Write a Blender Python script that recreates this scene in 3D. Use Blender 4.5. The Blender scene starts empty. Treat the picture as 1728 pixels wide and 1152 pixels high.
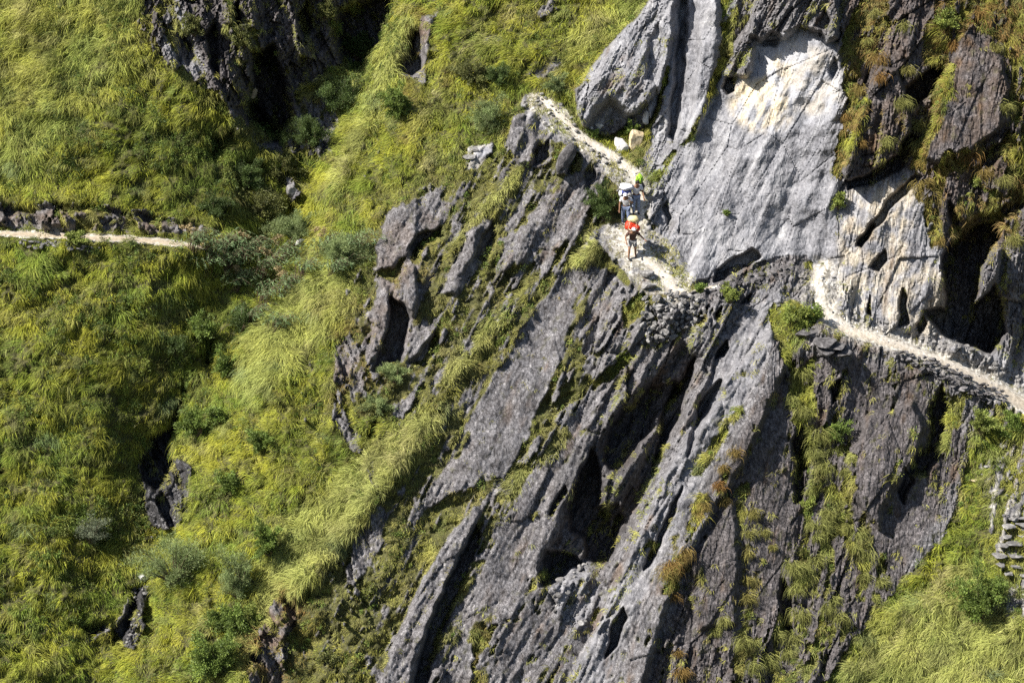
import bpy, bmesh, math, random
import numpy as np
from mathutils import Vector, Matrix

R = math.radians
random.seed(7)
rng = np.random.default_rng(7)
SC = bpy.context.scene
COL = SC.collection

# ------------------------------------------------------------------ camera
PITCH = R(15.0)
W0, H0, FPX = 1728.0, 1152.0, 4224.0      # picture format and focal length in photo pixels
T0 = 110.0                                # metres to the men on the path
CAM = np.array((0.0, 0.0, 40.0))
FWD = np.array((0.0, math.cos(PITCH), -math.sin(PITCH)))
UPV = np.array((0.0, math.sin(PITCH), math.cos(PITCH)))
RGT = np.array((1.0, 0.0, 0.0))
cam_d = bpy.data.cameras.new('camera')
cam_d.sensor_width = 36.0
cam_d.lens = 36.0 * FPX / W0
cam_d.clip_start = 1.0
cam_d.clip_end = 3000.0
cam = bpy.data.objects.new('camera', cam_d)
COL.objects.link(cam)
cam.location = CAM
cam.rotation_euler = (math.pi/2 - PITCH, 0, 0)
SC.camera = cam

# ------------------------------------------------------------------ light
SUN_TO = Vector((-0.70, -0.40, 0.80)).normalized()     # direction from the slope to the sun
world = bpy.data.worlds.new('World')
SC.world = world
world.use_nodes = True
wn = world.node_tree.nodes
sky = wn.new('ShaderNodeTexSky')
sky.sky_type = 'NISHITA'
sky.sun_disc = False
sky.sun_elevation = math.asin(SUN_TO.z)
sky.sun_rotation = math.atan2(SUN_TO.x, SUN_TO.y)
sky.air_density = 1.0
wn['Background'].inputs['Strength'].default_value = 0.062
world.node_tree.links.new(sky.outputs['Color'], wn['Background'].inputs['Color'])
sun_d = bpy.data.lights.new('sun', 'SUN')
sun_d.energy = 5.0
sun_d.angle = R(0.5)
sun_d.color = (1.0, 0.955, 0.88)
sun = bpy.data.objects.new('sun', sun_d)
COL.objects.link(sun)
sun.rotation_euler = SUN_TO.to_track_quat('Z', 'Y').to_euler()
SC.view_settings.view_transform = 'Standard'
SC.view_settings.look = 'None'
SC.view_settings.exposure = 1.2
SC.view_settings.gamma = 1.0
SC.render.film_transparent = False
SC.cycles.use_denoising = False
SC.cycles.max_bounces = 5
SC.cycles.diffuse_bounces = 3
SC.cycles.transparent_max_bounces = 4

# ------------------------------------------------------------------ numeric helpers
def smooth(a, b, x):
    t = np.clip((x - a) / (b - a), 0, 1)
    return t * t * (3 - 2 * t)

def _hash(ix, iy, seed):
    h = (ix.astype(np.int64) * 374761393 + iy.astype(np.int64) * 668265263 + seed * 974634777) & 0x7fffffff
    h = ((h ^ (h >> 13)) * 1274126177) & 0x7fffffff
    h = ((h ^ (h >> 16)) * 2246822519) & 0x7fffffff
    return (h & 0xffffff) / float(0xffffff)

def vnoise(x, y, seed=0):
    """gradient noise, about -0.7 .. 0.7"""
    ix = np.floor(x); iy = np.floor(y)
    fx = x - ix; fy = y - iy
    u = fx*fx*fx*(fx*(fx*6-15)+10); v = fy*fy*fy*(fy*(fy*6-15)+10)
    def g(dx, dy):
        a = _hash(ix+dx, iy+dy, seed) * 6.2831853
        return np.cos(a)*(fx-dx) + np.sin(a)*(fy-dy)
    return (g(0,0)*(1-u)+g(1,0)*u)*(1-v) + (g(0,1)*(1-u)+g(1,1)*u)*v

def fbm(x, y, octv=4, seed=0, gain=0.5):
    s = 0; a = 1.0; tot = 0
    for k in range(octv):
        s = s + a * vnoise(x*2**k+k*17.3, y*2**k-k*9.1, seed+k); tot += a; a *= gain
    return s / tot * 1.5

def ridged(x, y, octv=3, seed=0):
    s = 0; a = 1.0; tot = 0
    for k in range(octv):
        s = s + a * (1 - 2.2*np.abs(vnoise(x*2**k+k*7.7, y*2**k+k*3.1, seed+k))); tot += a; a *= 0.5
    return s / tot

def facets(x, y, seed=0, tilt=1.0):
    """broken rock: every cell of a random mosaic is a little plane with its own offset and tilt"""
    ix = np.floor(x); iy = np.floor(y)
    best = np.full(x.shape, 9.0); sec = np.full(x.shape, 9.0); val = np.zeros(x.shape)
    for dx in (-1, 0, 1):
        for dy in (-1, 0, 1):
            cx = ix+dx; cy = iy+dy
            px = cx + 0.1 + 0.8*_hash(cx, cy, seed); py = cy + 0.1 + 0.8*_hash(cx, cy, seed+1)
            ex = x-px; ey = y-py
            d = ex*ex + ey*ey
            off = _hash(cx, cy, seed+2) - 0.5
            gx = _hash(cx, cy, seed+3) - 0.5; gy = _hash(cx, cy, seed+4) - 0.5
            v = off + tilt*(gx*ex + gy*ey)*2
            m = d < best
            sec = np.where(m, best, np.minimum(sec, d))
            val = np.where(m, v, val); best = np.where(m, d, best)
    return val, np.sqrt(sec) - np.sqrt(best)

def poly_sd(poly, X, Y):
    """signed distance to a polygon (positive inside), arrays X Y"""
    p = np.asarray(poly, float); n = len(p)
    d2 = np.full(X.shape, 1e12); ins = np.zeros(X.shape, bool)
    for i in range(n):
        ax, ay = p[i]; bx, by = p[(i+1) % n]
        ex, ey = bx-ax, by-ay
        L = ex*ex + ey*ey + 1e-9
        h = np.clip(((X-ax)*ex + (Y-ay)*ey) / L, 0, 1)
        d2 = np.minimum(d2, (X-ax-h*ex)**2 + (Y-ay-h*ey)**2)
        c = ((ay > Y) != (by > Y)) & (X < (bx-ax)*(Y-ay)/((by-ay) if by != ay else 1e-9) + ax)
        ins ^= c
    d = np.sqrt(d2)
    return np.where(ins, d, -d)

def poly_mask(poly, X, Y, feather):
    out = np.zeros(X.shape)
    p = np.asarray(poly, float)
    pad = feather + 30
    # X, Y are (nearly) regular grids: only the bounding box is worked on
    m = (X > p[:,0].min()-pad) & (X < p[:,0].max()+pad) & (Y > p[:,1].min()-pad) & (Y < p[:,1].max()+pad)
    if m.any():
        out[m] = smooth(-feather/2, feather/2, poly_sd(poly, X[m], Y[m]))
    return out

def line_dist(pts, X, Y):
    """distance to a polyline of (x, y, width) and the width at the nearest place"""
    p = np.asarray(pts, float)
    best = np.full(X.shape, 1e12); wd = np.zeros(X.shape)
    for i in range(len(p)-1):
        ax, ay, aw = p[i]; bx, by, bw = p[i+1]
        ex, ey = bx-ax, by-ay
        h = np.clip(((X-ax)*ex + (Y-ay)*ey) / (ex*ex+ey*ey+1e-9), 0, 1)
        d = (X-ax-h*ex)**2 + (Y-ay-h*ey)**2
        m = d < best
        best = np.where(m, d, best); wd = np.where(m, aw + (bw-aw)*h, wd)
    return np.sqrt(best), wd

def bilin(arr, xs, ys, X, Y):
    """sample arr given on the regular axes xs, ys"""
    fx = np.clip((X-xs[0])/(xs[1]-xs[0]), 0, len(xs)-1.001); fy = np.clip((Y-ys[0])/(ys[1]-ys[0]), 0, len(ys)-1.001)
    ix = fx.astype(int); iy = fy.astype(int); u = fx-ix; v = fy-iy
    return (arr[iy,ix]*(1-u)+arr[iy,ix+1]*u)*(1-v) + (arr[iy+1,ix]*(1-u)+arr[iy+1,ix+1]*u)*v

# ------------------------------------------------------------------ scene helpers
def tag(o, label=None, cat=None, group=None, kind=None):
    if label: o['label'] = label
    if cat: o['category'] = cat
    if group: o['group'] = group
    if kind: o['kind'] = kind
    return o

def link_mesh(name, me, mat=None, parent=None):
    o = bpy.data.objects.new(name, me)
    COL.objects.link(o)
    if mat: me.materials.append(mat)
    if parent: o.parent = parent
    return o

def mesh_np(name, verts, faces_list, smooth_shade=True):
    """verts (n,3); faces_list: list of int arrays (m,3) or (m,4)"""
    me = bpy.data.meshes.new(name)
    verts = np.ascontiguousarray(verts, dtype=np.float32)
    me.vertices.add(len(verts)); me.vertices.foreach_set('co', verts.ravel())
    loops = np.concatenate([f.ravel() for f in faces_list]).astype(np.int32)
    sizes = np.concatenate([np.full(len(f), f.shape[1], np.int32) for f in faces_list])
    starts = np.concatenate(([0], np.cumsum(sizes)[:-1])).astype(np.int32)
    me.loops.add(len(loops)); me.loops.foreach_set('vertex_index', loops)
    me.polygons.add(len(sizes)); me.polygons.foreach_set('loop_start', starts)
    me.polygons.foreach_set('loop_total', sizes)
    me.polygons.foreach_set('use_smooth', np.full(len(sizes), smooth_shade))
    me.update(calc_edges=True)
    return me

def point_color(me, name, rgba):
    a = me.attributes.new(name, 'FLOAT_COLOR', 'POINT')
    a.data.foreach_set('color', np.ascontiguousarray(rgba, dtype=np.float32).ravel())

def empty(name, loc, rotz=0.0):
    o = bpy.data.objects.new(name, None)
    COL.objects.link(o)
    o.location = loc; o.rotation_euler = (0, 0, rotz)
    o.empty_display_size = 0.2
    return o

class NT:
    """small node-tree builder"""
    def __init__(self, name):
        self.m = bpy.data.materials.new(name); self.m.use_nodes = True
        self.t = self.m.node_tree; self.b = self.t.nodes['Principled BSDF']
    def n(self, typ, **kw):
        nd = self.t.nodes.new(typ)
        for k, v in kw.items(): setattr(nd, k, v)
        return nd
    def put(self, sock, v):
        if isinstance(v, bpy.types.NodeSocket): self.t.links.new(v, sock)
        else: sock.default_value = v
    def mix(self, fac, a, b, mode='MIX'):
        nd = self.n('ShaderNodeMix', data_type='RGBA', blend_type=mode)
        self.put(nd.inputs[0], fac); self.put(nd.inputs[6], a); self.put(nd.inputs[7], b)
        return nd.outputs[2]
    def n_grey(self, v):
        nd = self.n('ShaderNodeCombineColor')
        for i in range(3): self.put(nd.inputs[i], v)
        return nd.outputs[0]
    def math(self, op, a, b=0.0, clamp=False):
        nd = self.n('ShaderNodeMath', operation=op, use_clamp=clamp)
        self.put(nd.inputs[0], a); self.put(nd.inputs[1], b)
        return nd.outputs[0]
    def noise(self, vec, scale, detail=4.0, rough=0.55, dist=0.0):
        nd = self.n('ShaderNodeTexNoise')
        if vec is not None: self.put(nd.inputs['Vector'], vec)
        nd.inputs['Scale'].default_value = scale; nd.inputs['Detail'].default_value = detail
        nd.inputs['Roughness'].default_value = rough; nd.inputs['Distortion'].default_value = dist
        return nd.outputs['Fac']
    def ramp(self, fac, stops):
        nd = self.n('ShaderNodeValToRGB')
        el = nd.color_ramp.elements
        while len(el) < len(stops): el.new(0.5)
        for e, (p, c) in zip(el, stops):
            e.position = p; e.color = (*c, 1) if len(c) == 3 else c
        self.put(nd.inputs[0], fac)
        return nd.outputs[0]
    def attr(self, name):
        nd = self.n('ShaderNodeAttribute', attribute_type='GEOMETRY', attribute_name=name)
        return nd
    def coords(self, scale=(1,1,1), rot=(0,0,0)):
        tc = self.n('ShaderNodeTexCoord'); mp = self.n('ShaderNodeMapping')
        self.put(mp.inputs['Vector'], tc.outputs['Object'])
        mp.inputs['Scale'].default_value = scale; mp.inputs['Rotation'].default_value = rot
        return mp.outputs[0]
    def bump(self, height, strength, dist):
        nd = self.n('ShaderNodeBump')
        nd.inputs['Strength'].default_value = strength; nd.inputs['Distance'].default_value = dist
        self.put(nd.inputs['Height'], height)
        self.put(self.b.inputs['Normal'], nd.outputs[0])
        return nd.outputs[0]
    def base(self, col, rough=0.8, spec=0.3):
        self.put(self.b.inputs['Base Color'], col); self.put(self.b.inputs['Roughness'], rough)
        self.put(self.b.inputs['Specular IOR Level'], spec)
        return self.m

# ================================================================== the mountainside
# One relief, surveyed as slope / facing over the hillside and integrated to a real surface.
# ---- slope and facing (degrees) at survey points: x, y, slope, facing (0 = towards viewer, + = right)
SURVEY = [
 (-420,50,50,-20),(0,60,50,-16),(150,180,52,-8),(290,230,53,22),(400,300,58,34),(-400,600,50,-15),(0,560,50,-10),
 (150,600,50,4),(250,660,54,22),(-400,1100,50,-15),(0,1000,50,-10),(140,960,50,8),(200,900,52,16),(90,800,50,0),(240,500,50,0),
 (270,60,76,0),(350,60,77,34),(440,100,82,56),(450,0,80,50),(560,40,80,50),(620,60,76,36),(480,330,52,10),(450,470,46,-5),(560,420,50,-18),
 (330,800,56,-32),(420,690,55,-32),(480,850,55,-20),(400,950,52,-30),(320,1050,50,-22),(440,1110,62,-22),
 (600,250,58,-24),(650,120,60,-20),(750,150,55,-6),(850,100,54,0),(960,60,54,4),(700,20,60,-12),(760,-200,58,-8),
 (560,520,56,-22),(620,700,58,-10),(560,900,57,-10),(750,500,62,0),(850,400,62,2),(780,230,54,-6),
 (700,800,60,2),(840,680,68,8),(940,560,68,8),(780,960,64,2),(600,1050,57,-8),(900,960,70,8),(820,1100,66,6),
 (1050,620,66,-12),(1100,900,70,-8),(1200,700,70,-14),(1080,1100,70,-10),(1010,520,64,-4),
 (1350,700,78,14),(1300,900,77,16),(1450,820,75,6),(1550,900,73,8),(1250,1060,75,12),(1380,1060,72,2),
 (1300,300,80,-10),(1200,100,79,-18),(1250,420,77,-8),(1350,100,84,-12),(1180,330,78,-16),
 (1490,420,72,-24),(1450,200,75,6),(1620,170,73,8),(1600,480,74,0),(1700,350,72,4),(1720,560,68,-12),(1430,480,66,-10),
 (1650,640,60,0),(1600,1060,47,-26),(1700,880,42,-16),(2150,1000,45,-20),(2150,300,70,0),(2150,1400,45,-20),(1500,-300,70,0),(300,-300,56,5),(0,1500,50,-10),(900,1500,62,0)]

# ---- footpaths: (x, y, width in photo px), slope, facing of the tread
PATHS = [
 ('left',   [(-560,380,22),(-200,388,20),(0,394,10),(100,397,12),(200,402,13),(280,409,11),(318,413,7),(352,420,3)], 4, 0),
 ('upper',  [(905,166,7),(925,172,13),(945,196,13),(975,226,13),(1010,250,14),(1045,268,16),(1068,290,18),(1078,318,18)], 24, -4),
 ('men',    [(1078,318,16),(1081,345,16),(1074,375,20),(1058,402,24),(1064,424,20),(1090,440,17),(1112,456,20),(1130,475,26),(1138,492,30)], 17, 2),
 ('gap',    [(1135,492,24),(1152,495,4),(1230,478,.2),(1290,457,.2),(1345,448,.2),(1392,449,.2)], 8, 0),
 ('right',  [(1390,452,5),(1383,462,10),(1379,476,13),(1384,506,17),(1399,534,21),(1428,556,20),(1500,577,17),(1560,598,17),(1620,622,19),(1680,655,24),(1728,682,28),(1900,770,50),(2150,900,70)], 11, 6),
]
STEPS_AREA = [(1652,790),(1690,740),(1740,720),(1900,760),(1900,1010),(1728,1050),(1694,1040),(1690,980),(1672,900)]

BOULDER = [(1150,-560),(1098,-40),(1095,0),(1062,42),(1030,76),(1014,88),(1000,112),(984,132),(970,152),(972,192),(984,216),(1014,230),(1040,227),(1062,216),(1086,222),(1102,196),(1114,150),(1128,100),(1134,50),(1140,0),(1190,-560)]
# ---- vegetation cover painted in order: (value, feather, polygon)
VEG = [
 (.27,26,[(225,-560),(237,-60),(236,60),(290,112),(345,142),(380,182),(410,212),(455,238),(480,228),(500,195),(512,150),(560,115),(620,112),(652,62),(690,-60),(690,-560)]),
 (.40,30,[(400,215),(480,215),(520,150),(590,130),(580,190),(560,270),(500,260),(440,260)]),
 (.36,10,[(-560,338),(0,343),(140,340),(230,352),(340,376),(352,392),(300,396),(0,384),(-560,370)]),
 (.62,40,[(640,390),(700,310),(800,300),(880,190),(940,190),(1010,250),(1065,310),(1000,350),(1010,420),(965,450),(890,540),(800,690),(720,870),(640,1010),(560,1010),(590,860),(650,720),(555,690),(585,560),(640,480)]),
 (.76,40,[(690,700),(860,570),(880,640),(770,830),(700,1000),(600,1152),(520,1152),(560,1000)]),
 (.03,10,[(636,455),(640,400),(662,352),(720,330),(762,345),(745,388),(700,412),(664,450)]),
 (.03,9,[(640,470),(668,480),(690,440),(706,450),(702,530),(682,610),(650,628),(622,612),(630,540)]),
 (.05,9,[(748,492),(775,420),(798,382),(832,368),(832,420),(802,450),(772,497)]),
 (.12,14,[(845,455),(850,410),(890,378),(960,300),(1000,280),(1008,330),(965,400),(937,430),(922,462),(900,442)]),
 (.08,8,[(865,195),(905,185),(928,215),(932,270),(905,285),(874,277),(858,242)]),
 (.05,6,[(940,292),(948,255),(966,243),(974,262),(957,292)]),
 (.05,9,[(690,560),(720,538),(736,558),(716,602),(690,612)]),
 (.05,9,[(668,685),(706,648),(692,690),(672,705)]),
 (.08,10,[(585,985),(598,905),(640,850),(657,862),(640,930),(612,978)]),
 (.12,9,[(558,645),(568,580),(590,563),(596,612),(577,650)]),
 (.10,9,[(560,700),(572,655),(580,690),(610,735),(606,765),(590,760)]),
 (.08,10,[(664,122),(682,80),(700,70),(712,25),(735,28),(722,85),(718,140),(690,132)]),
 (.25,14,[(812,75),(840,52),(850,62),(835,80)]),(.25,14,[(895,125),(950,92),(952,112),(915,132)]),(.25,14,[(898,20),(935,-5),(940,15),(910,32)]),
 (.22,10,[(778,288),(790,250),(828,242),(832,258),(800,282)]),
 (.14,12,[(876,170),(900,155),(945,168),(985,228),(1050,262),(1088,300),(1095,420),(1170,490),(1160,500),(1090,500),(1040,450),(1000,400),(1020,378),(1060,370),(1040,310),(1000,270),(930,235),(885,195)]),
 (.05,8,[(966,444),(1000,455),(990,500),(966,530),(952,600),(930,655),(906,692),(882,752),(860,800),(800,822),(760,832),(690,885),(700,840),(740,792),(776,768),(806,684),(843,614),(896,531)]),
 (.22,16,[(1000,440),(1090,500),(1160,500),(1400,440),(1760,690),(1700,720),(1665,760),(1640,800),(1600,900),(1500,1010),(1390,1152),(1390,1560),(560,1560),(640,1130),(700,1050),(740,950),(800,870),(860,800),(930,700),(1000,650),(960,520)]),
 (.04,10,[(1095,-560),(1095,0),(1130,120),(1100,230),(1080,280),(1080,330),(1110,400),(1165,480),(1300,450),(1410,440),(1560,560),(1728,640),(2400,760),(2400,-560)]),
 (.03,6,BOULDER),
 (.10,8,[(1160,504),(1150,478),(1230,452),(1290,436),(1345,430),(1352,452),(1300,474),(1230,500)]),(.12,8,[(1396,432),(1420,438),(1560,552),(1728,632),(1800,670),(1728,668),(1560,592),(1440,562),(1393,522),(1383,450)]),
 (.10,10,[(1060,372),(1090,374),(1114,398),(1142,428),(1162,458),(1172,484),(1140,500),(1095,498),(1060,470),(1040,430)]),
 # strips of grass inside the rock
 (.72,12,[(1216,-30),(1246,-30),(1240,80),(1215,142),(1184,205),(1112,308),(1086,318),(1118,268),(1158,235),(1192,170),(1212,110)]),
 (.62,16,[(1415,70),(1460,-20),(1510,-80),(1502,40),(1472,120),(1447,180),(1450,240),(1422,292),(1402,275),(1428,170)]),
 (.66,16,[(1555,70),(1600,-40),(1760,-560),(2400,-560),(2400,420),(1800,340),(1702,345),(1690,300),(1702,230),(1708,140),(1690,74),(1640,44),(1612,80),(1590,112),(1560,112)]),
 (.72,10,[(1536,280),(1566,220),(1582,160),(1600,105),(1616,112),(1602,180),(1574,240),(1560,292)]),
 (.60,14,[(1546,330),(1560,285),(1602,250),(1660,248),(1672,280),(1606,295),(1585,335),(1592,405),(1572,422)]),
 (.72,8,[(1402,295),(1428,232),(1450,180),(1472,150),(1462,200),(1436,260),(1416,305)]),
 (.55,14,[(1610,430),(1598,384),(1630,300),(1700,330),(1728,380),(1728,420),(1690,380),(1640,380)]),
 (.60,10,[(985,478),(1002,492),(977,560),(966,640),(932,722),(905,762),(930,680),(953,600),(966,522)]),
 (.85,7,[(1058,588),(1076,600),(1002,664),(1000,645)]),
 (.62,18,[(700,1152),(640,1152),(660,1060),(720,950),(800,832),(900,770),(962,712),(955,752),(880,815),(838,890),(790,1000),(740,1100)]),
 (.6,14,[(600,1000),(660,880),(720,800),(790,690),(850,590),(880,545),(870,575),(820,660),(770,760),(700,860),(640,960)]),
 (.03,10,[(690,1030),(740,930),(800,850),(815,862),(790,930),(770,1000),(740,1060),(705,1160),(640,1160),(655,1110)]),
 (.55,12,[(795,1170),(800,1050),(830,1030),(850,1060),(830,1110),(815,1170)]),
 (.75,9,[(1240,690),(1262,676),(1217,752),(1182,806),(1166,800),(1190,760)]),
 (.70,8,[(1050,510),(1090,490),(1085,530),(1050,552)]),
 (.70,14,[(1295,520),(1330,500),(1375,530),(1372,560),(1340,600),(1335,640),(1320,600)]),
 (.66,12,[(1330,640),(1372,600),(1376,700),(1342,722)]),
 (.52,18,[(1360,720),(1420,700),(1450,780),(1440,860),(1480,900),(1500,960),(1490,1020),(1400,1010),(1336,1000),(1330,960),(1360,900),(1350,820)]),
 (.05,8,[(1402,910),(1418,900),(1450,968),(1440,1000),(1422,1020)]),
 (.49,18,[(1240,820),(1272,800),(1265,900),(1262,1000),(1280,1060),(1400,1030),(1445,1060),(1340,1160),(1220,1160),(1250,1050),(1243,920)]),
 (.60,10,[(1120,1000),(1150,920),(1180,830),(1200,830),(1170,930),(1140,1010)]),
 (.62,12,[(1590,650),(1625,680),(1602,760),(1585,792)]),
 (.97,22,[(1640,740),(1690,680),(1684,760),(1655,850),(1682,960),(1690,1040),(1728,1070),(2400,1100),(2400,1560),(1385,1560),(1395,1152),(1480,1035),(1560,955),(1612,885)]),
 (.55,14,STEPS_AREA),
 (.22,9,[(310,640),(318,660),(302,690),(298,768),(322,790),(316,872),(285,897),(255,887),(240,832),(235,768),(250,740),(280,715),(303,680)]),
 (.22,8,[(226,985),(248,985),(246,1050),(226,1096),(205,1084),(192,1060)]),
 (.2,8,[(138,1086),(150,1060),(182,1048),(186,1066)]),
 (.36,14,[(420,1160),(415,1110),(450,1030),(478,1000),(512,1008),(502,1052),(480,1112),(486,1160)]),
 (.3,10,[(476,300),(500,290),(512,325),(492,345)]),
]
# ---- light (marble) rock 0..1, with some painted shade and lit ribs, cream stain, rust
LITE = [
 (.0,10,[(-560,370),(0,385),(360,400),(360,425),(0,410),(-560,400)]),
 (.04,30,[(1420,-60),(1500,-560),(2400,-560),(2400,420),(1600,420),(1545,285),(1430,310)]),(.05,20,[(225,-560),(237,60),(290,112),(345,142),(410,212),(455,238),(500,195),(560,115),(652,62),(690,-560)]),  # last polygon: ravine cliff, dark brown rock with its shade painted in
 (.27,30,[(590,1200),(640,1130),(800,860),(960,520),(1000,440),(1090,500),(1160,500),(1330,500),(1300,600),(1240,760),(1160,930),(1060,1200)]),
 (.18,14,[(560,1200),(700,1050),(800,860),(900,800),(1010,640),(1060,600),(1130,560),(1170,540),(1130,680),(1070,800),(1030,960),(950,1060),(930,1200)]),
 (.62,22,[(1095,-560),(1095,0),(1040,60),(985,120),(970,190),(985,215),(1090,200),(1100,260),(1080,330),(1110,400),(1165,480),(1300,450),(1410,440),(1420,300),(1430,200),(1410,60),(1410,-560)]),
 (1.0,26,[(1235,130),(1250,80),(1340,50),(1400,70),(1425,150),(1400,200),(1310,225),(1240,200)]),
 (.25,16,[(1225,80),(1240,20),(1270,-80),(1430,-80),(1420,70),(1400,70),(1350,48),(1270,70),(1265,130),(1232,140)]),
 (.55,16,[(1400,440),(1415,340),(1440,310),(1545,285),(1550,330),(1600,420),(1590,500),(1620,580),(1720,600),(2400,760),(2400,780),(1720,660),(1560,600),(1450,560),(1390,530)]),
 (.48,20,[(1290,470),(1335,500),(1280,640),(1180,820),(1060,1060),(1000,1200),(930,1200),(1040,980),(1130,790),(1200,640)]),
 (.10,20,[(1030,715),(1100,640),(1150,585),(1182,600),(1140,720),(1080,840),(1040,930),(1000,965),(915,985),(925,930),(965,840)]),  # shade of the big hollow painted as darker rock
 (.05,20,[(1255,720),(1335,600),(1560,620),(1640,760),(1500,1010),(1400,1152),(1060,1200),(1150,1000),(1200,860)]),
 (.50,14,[(930,960),(990,940),(1010,990),(990,1060),(940,1040)]),
 (.5,20,[(280,40),(300,0),(345,120),(320,130),(270,80)]),  # sunlit ribs of the ravine cliff, their light painted as paler rock
 (.5,16,[(870,170),(900,155),(945,168),(1000,235),(1060,262),(1090,300),(1100,400),(1160,490),(1090,500),(1040,450),(1000,400),(1020,378),(1062,370),(1040,310),(1000,270),(930,230),(885,195)]),
 (.6,10,[(1372,430),(1415,440),(1452,530),(1440,560),(1400,540),(1375,500)]),
 (.35,16,STEPS_AREA),(.9,8,[(778,288),(790,250),(828,242),(832,258),(800,282)]),
 (.16,8,[(1172,502),(1170,480),(1230,456),(1290,438),(1362,430),(1368,456),(1300,478),(1230,504)])]
CREAM = [
 (.95,24,[(1238,200),(1232,150),(1262,120),(1330,90),(1350,120),(1335,200),(1310,222),(1260,215)]),
 (.35,24,[(1330,70),(1410,90),(1420,170),(1380,200),(1340,180)]),
 (.55,18,[(1415,430),(1430,330),(1545,290),(1540,380),(1505,400),(1490,480),(1455,530),(1425,480)]),
 (.45,14,[(1500,384),(1600,470),(1600,570),(1500,560),(1480,480)]),
]
RUST = [
 (.35,30,[(1430,-60),(2400,-560),(2400,430),(1600,430),(1545,285),(1430,310)]),(.3,30,[(560,640),(650,380),(760,340),(740,480),(640,660)]),
 (.8,12,[(420,1160),(415,1110),(450,1030),(478,1000),(512,1008),(502,1052),(480,1112),(486,1160)]),
 (.55,10,[(-560,350),(0,350),(140,348),(230,362),(340,382),(300,396),(0,384),(-560,370)]),
 (.7,12,[(690,60),(705,20),(735,20),(720,75)]),(.5,14,[(560,640),(575,575),(590,565),(585,640)]),
 (.6,12,[(650,500),(690,440),(700,470),(680,520)]),
 (.45,14,[(1395,545),(1430,565),(1500,585),(1480,598),(1400,572),(1380,550)]),
 (.4,16,[(1050,470),(1100,470),(1160,500),(1100,505)]),
 (.5,14,[(1690,760),(1728,740),(1800,760),(1800,840),(1690,830)]),
]
WET_SHADE = [
 (1.,8,[(300,690),(298,768),(322,790),(316,872),(285,897),(255,887),(240,832),(235,768),(250,740)]),
 (1.,8,[(226,1000),(248,985),(246,1050),(226,1096),(205,1084)]),
 (.45,14,[(930,800),(1000,740),(1060,660),(1110,640),(1080,760),(1060,900),(1010,960),(950,900)]),  # big hollow: its shade painted dark, no water here
]
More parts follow.
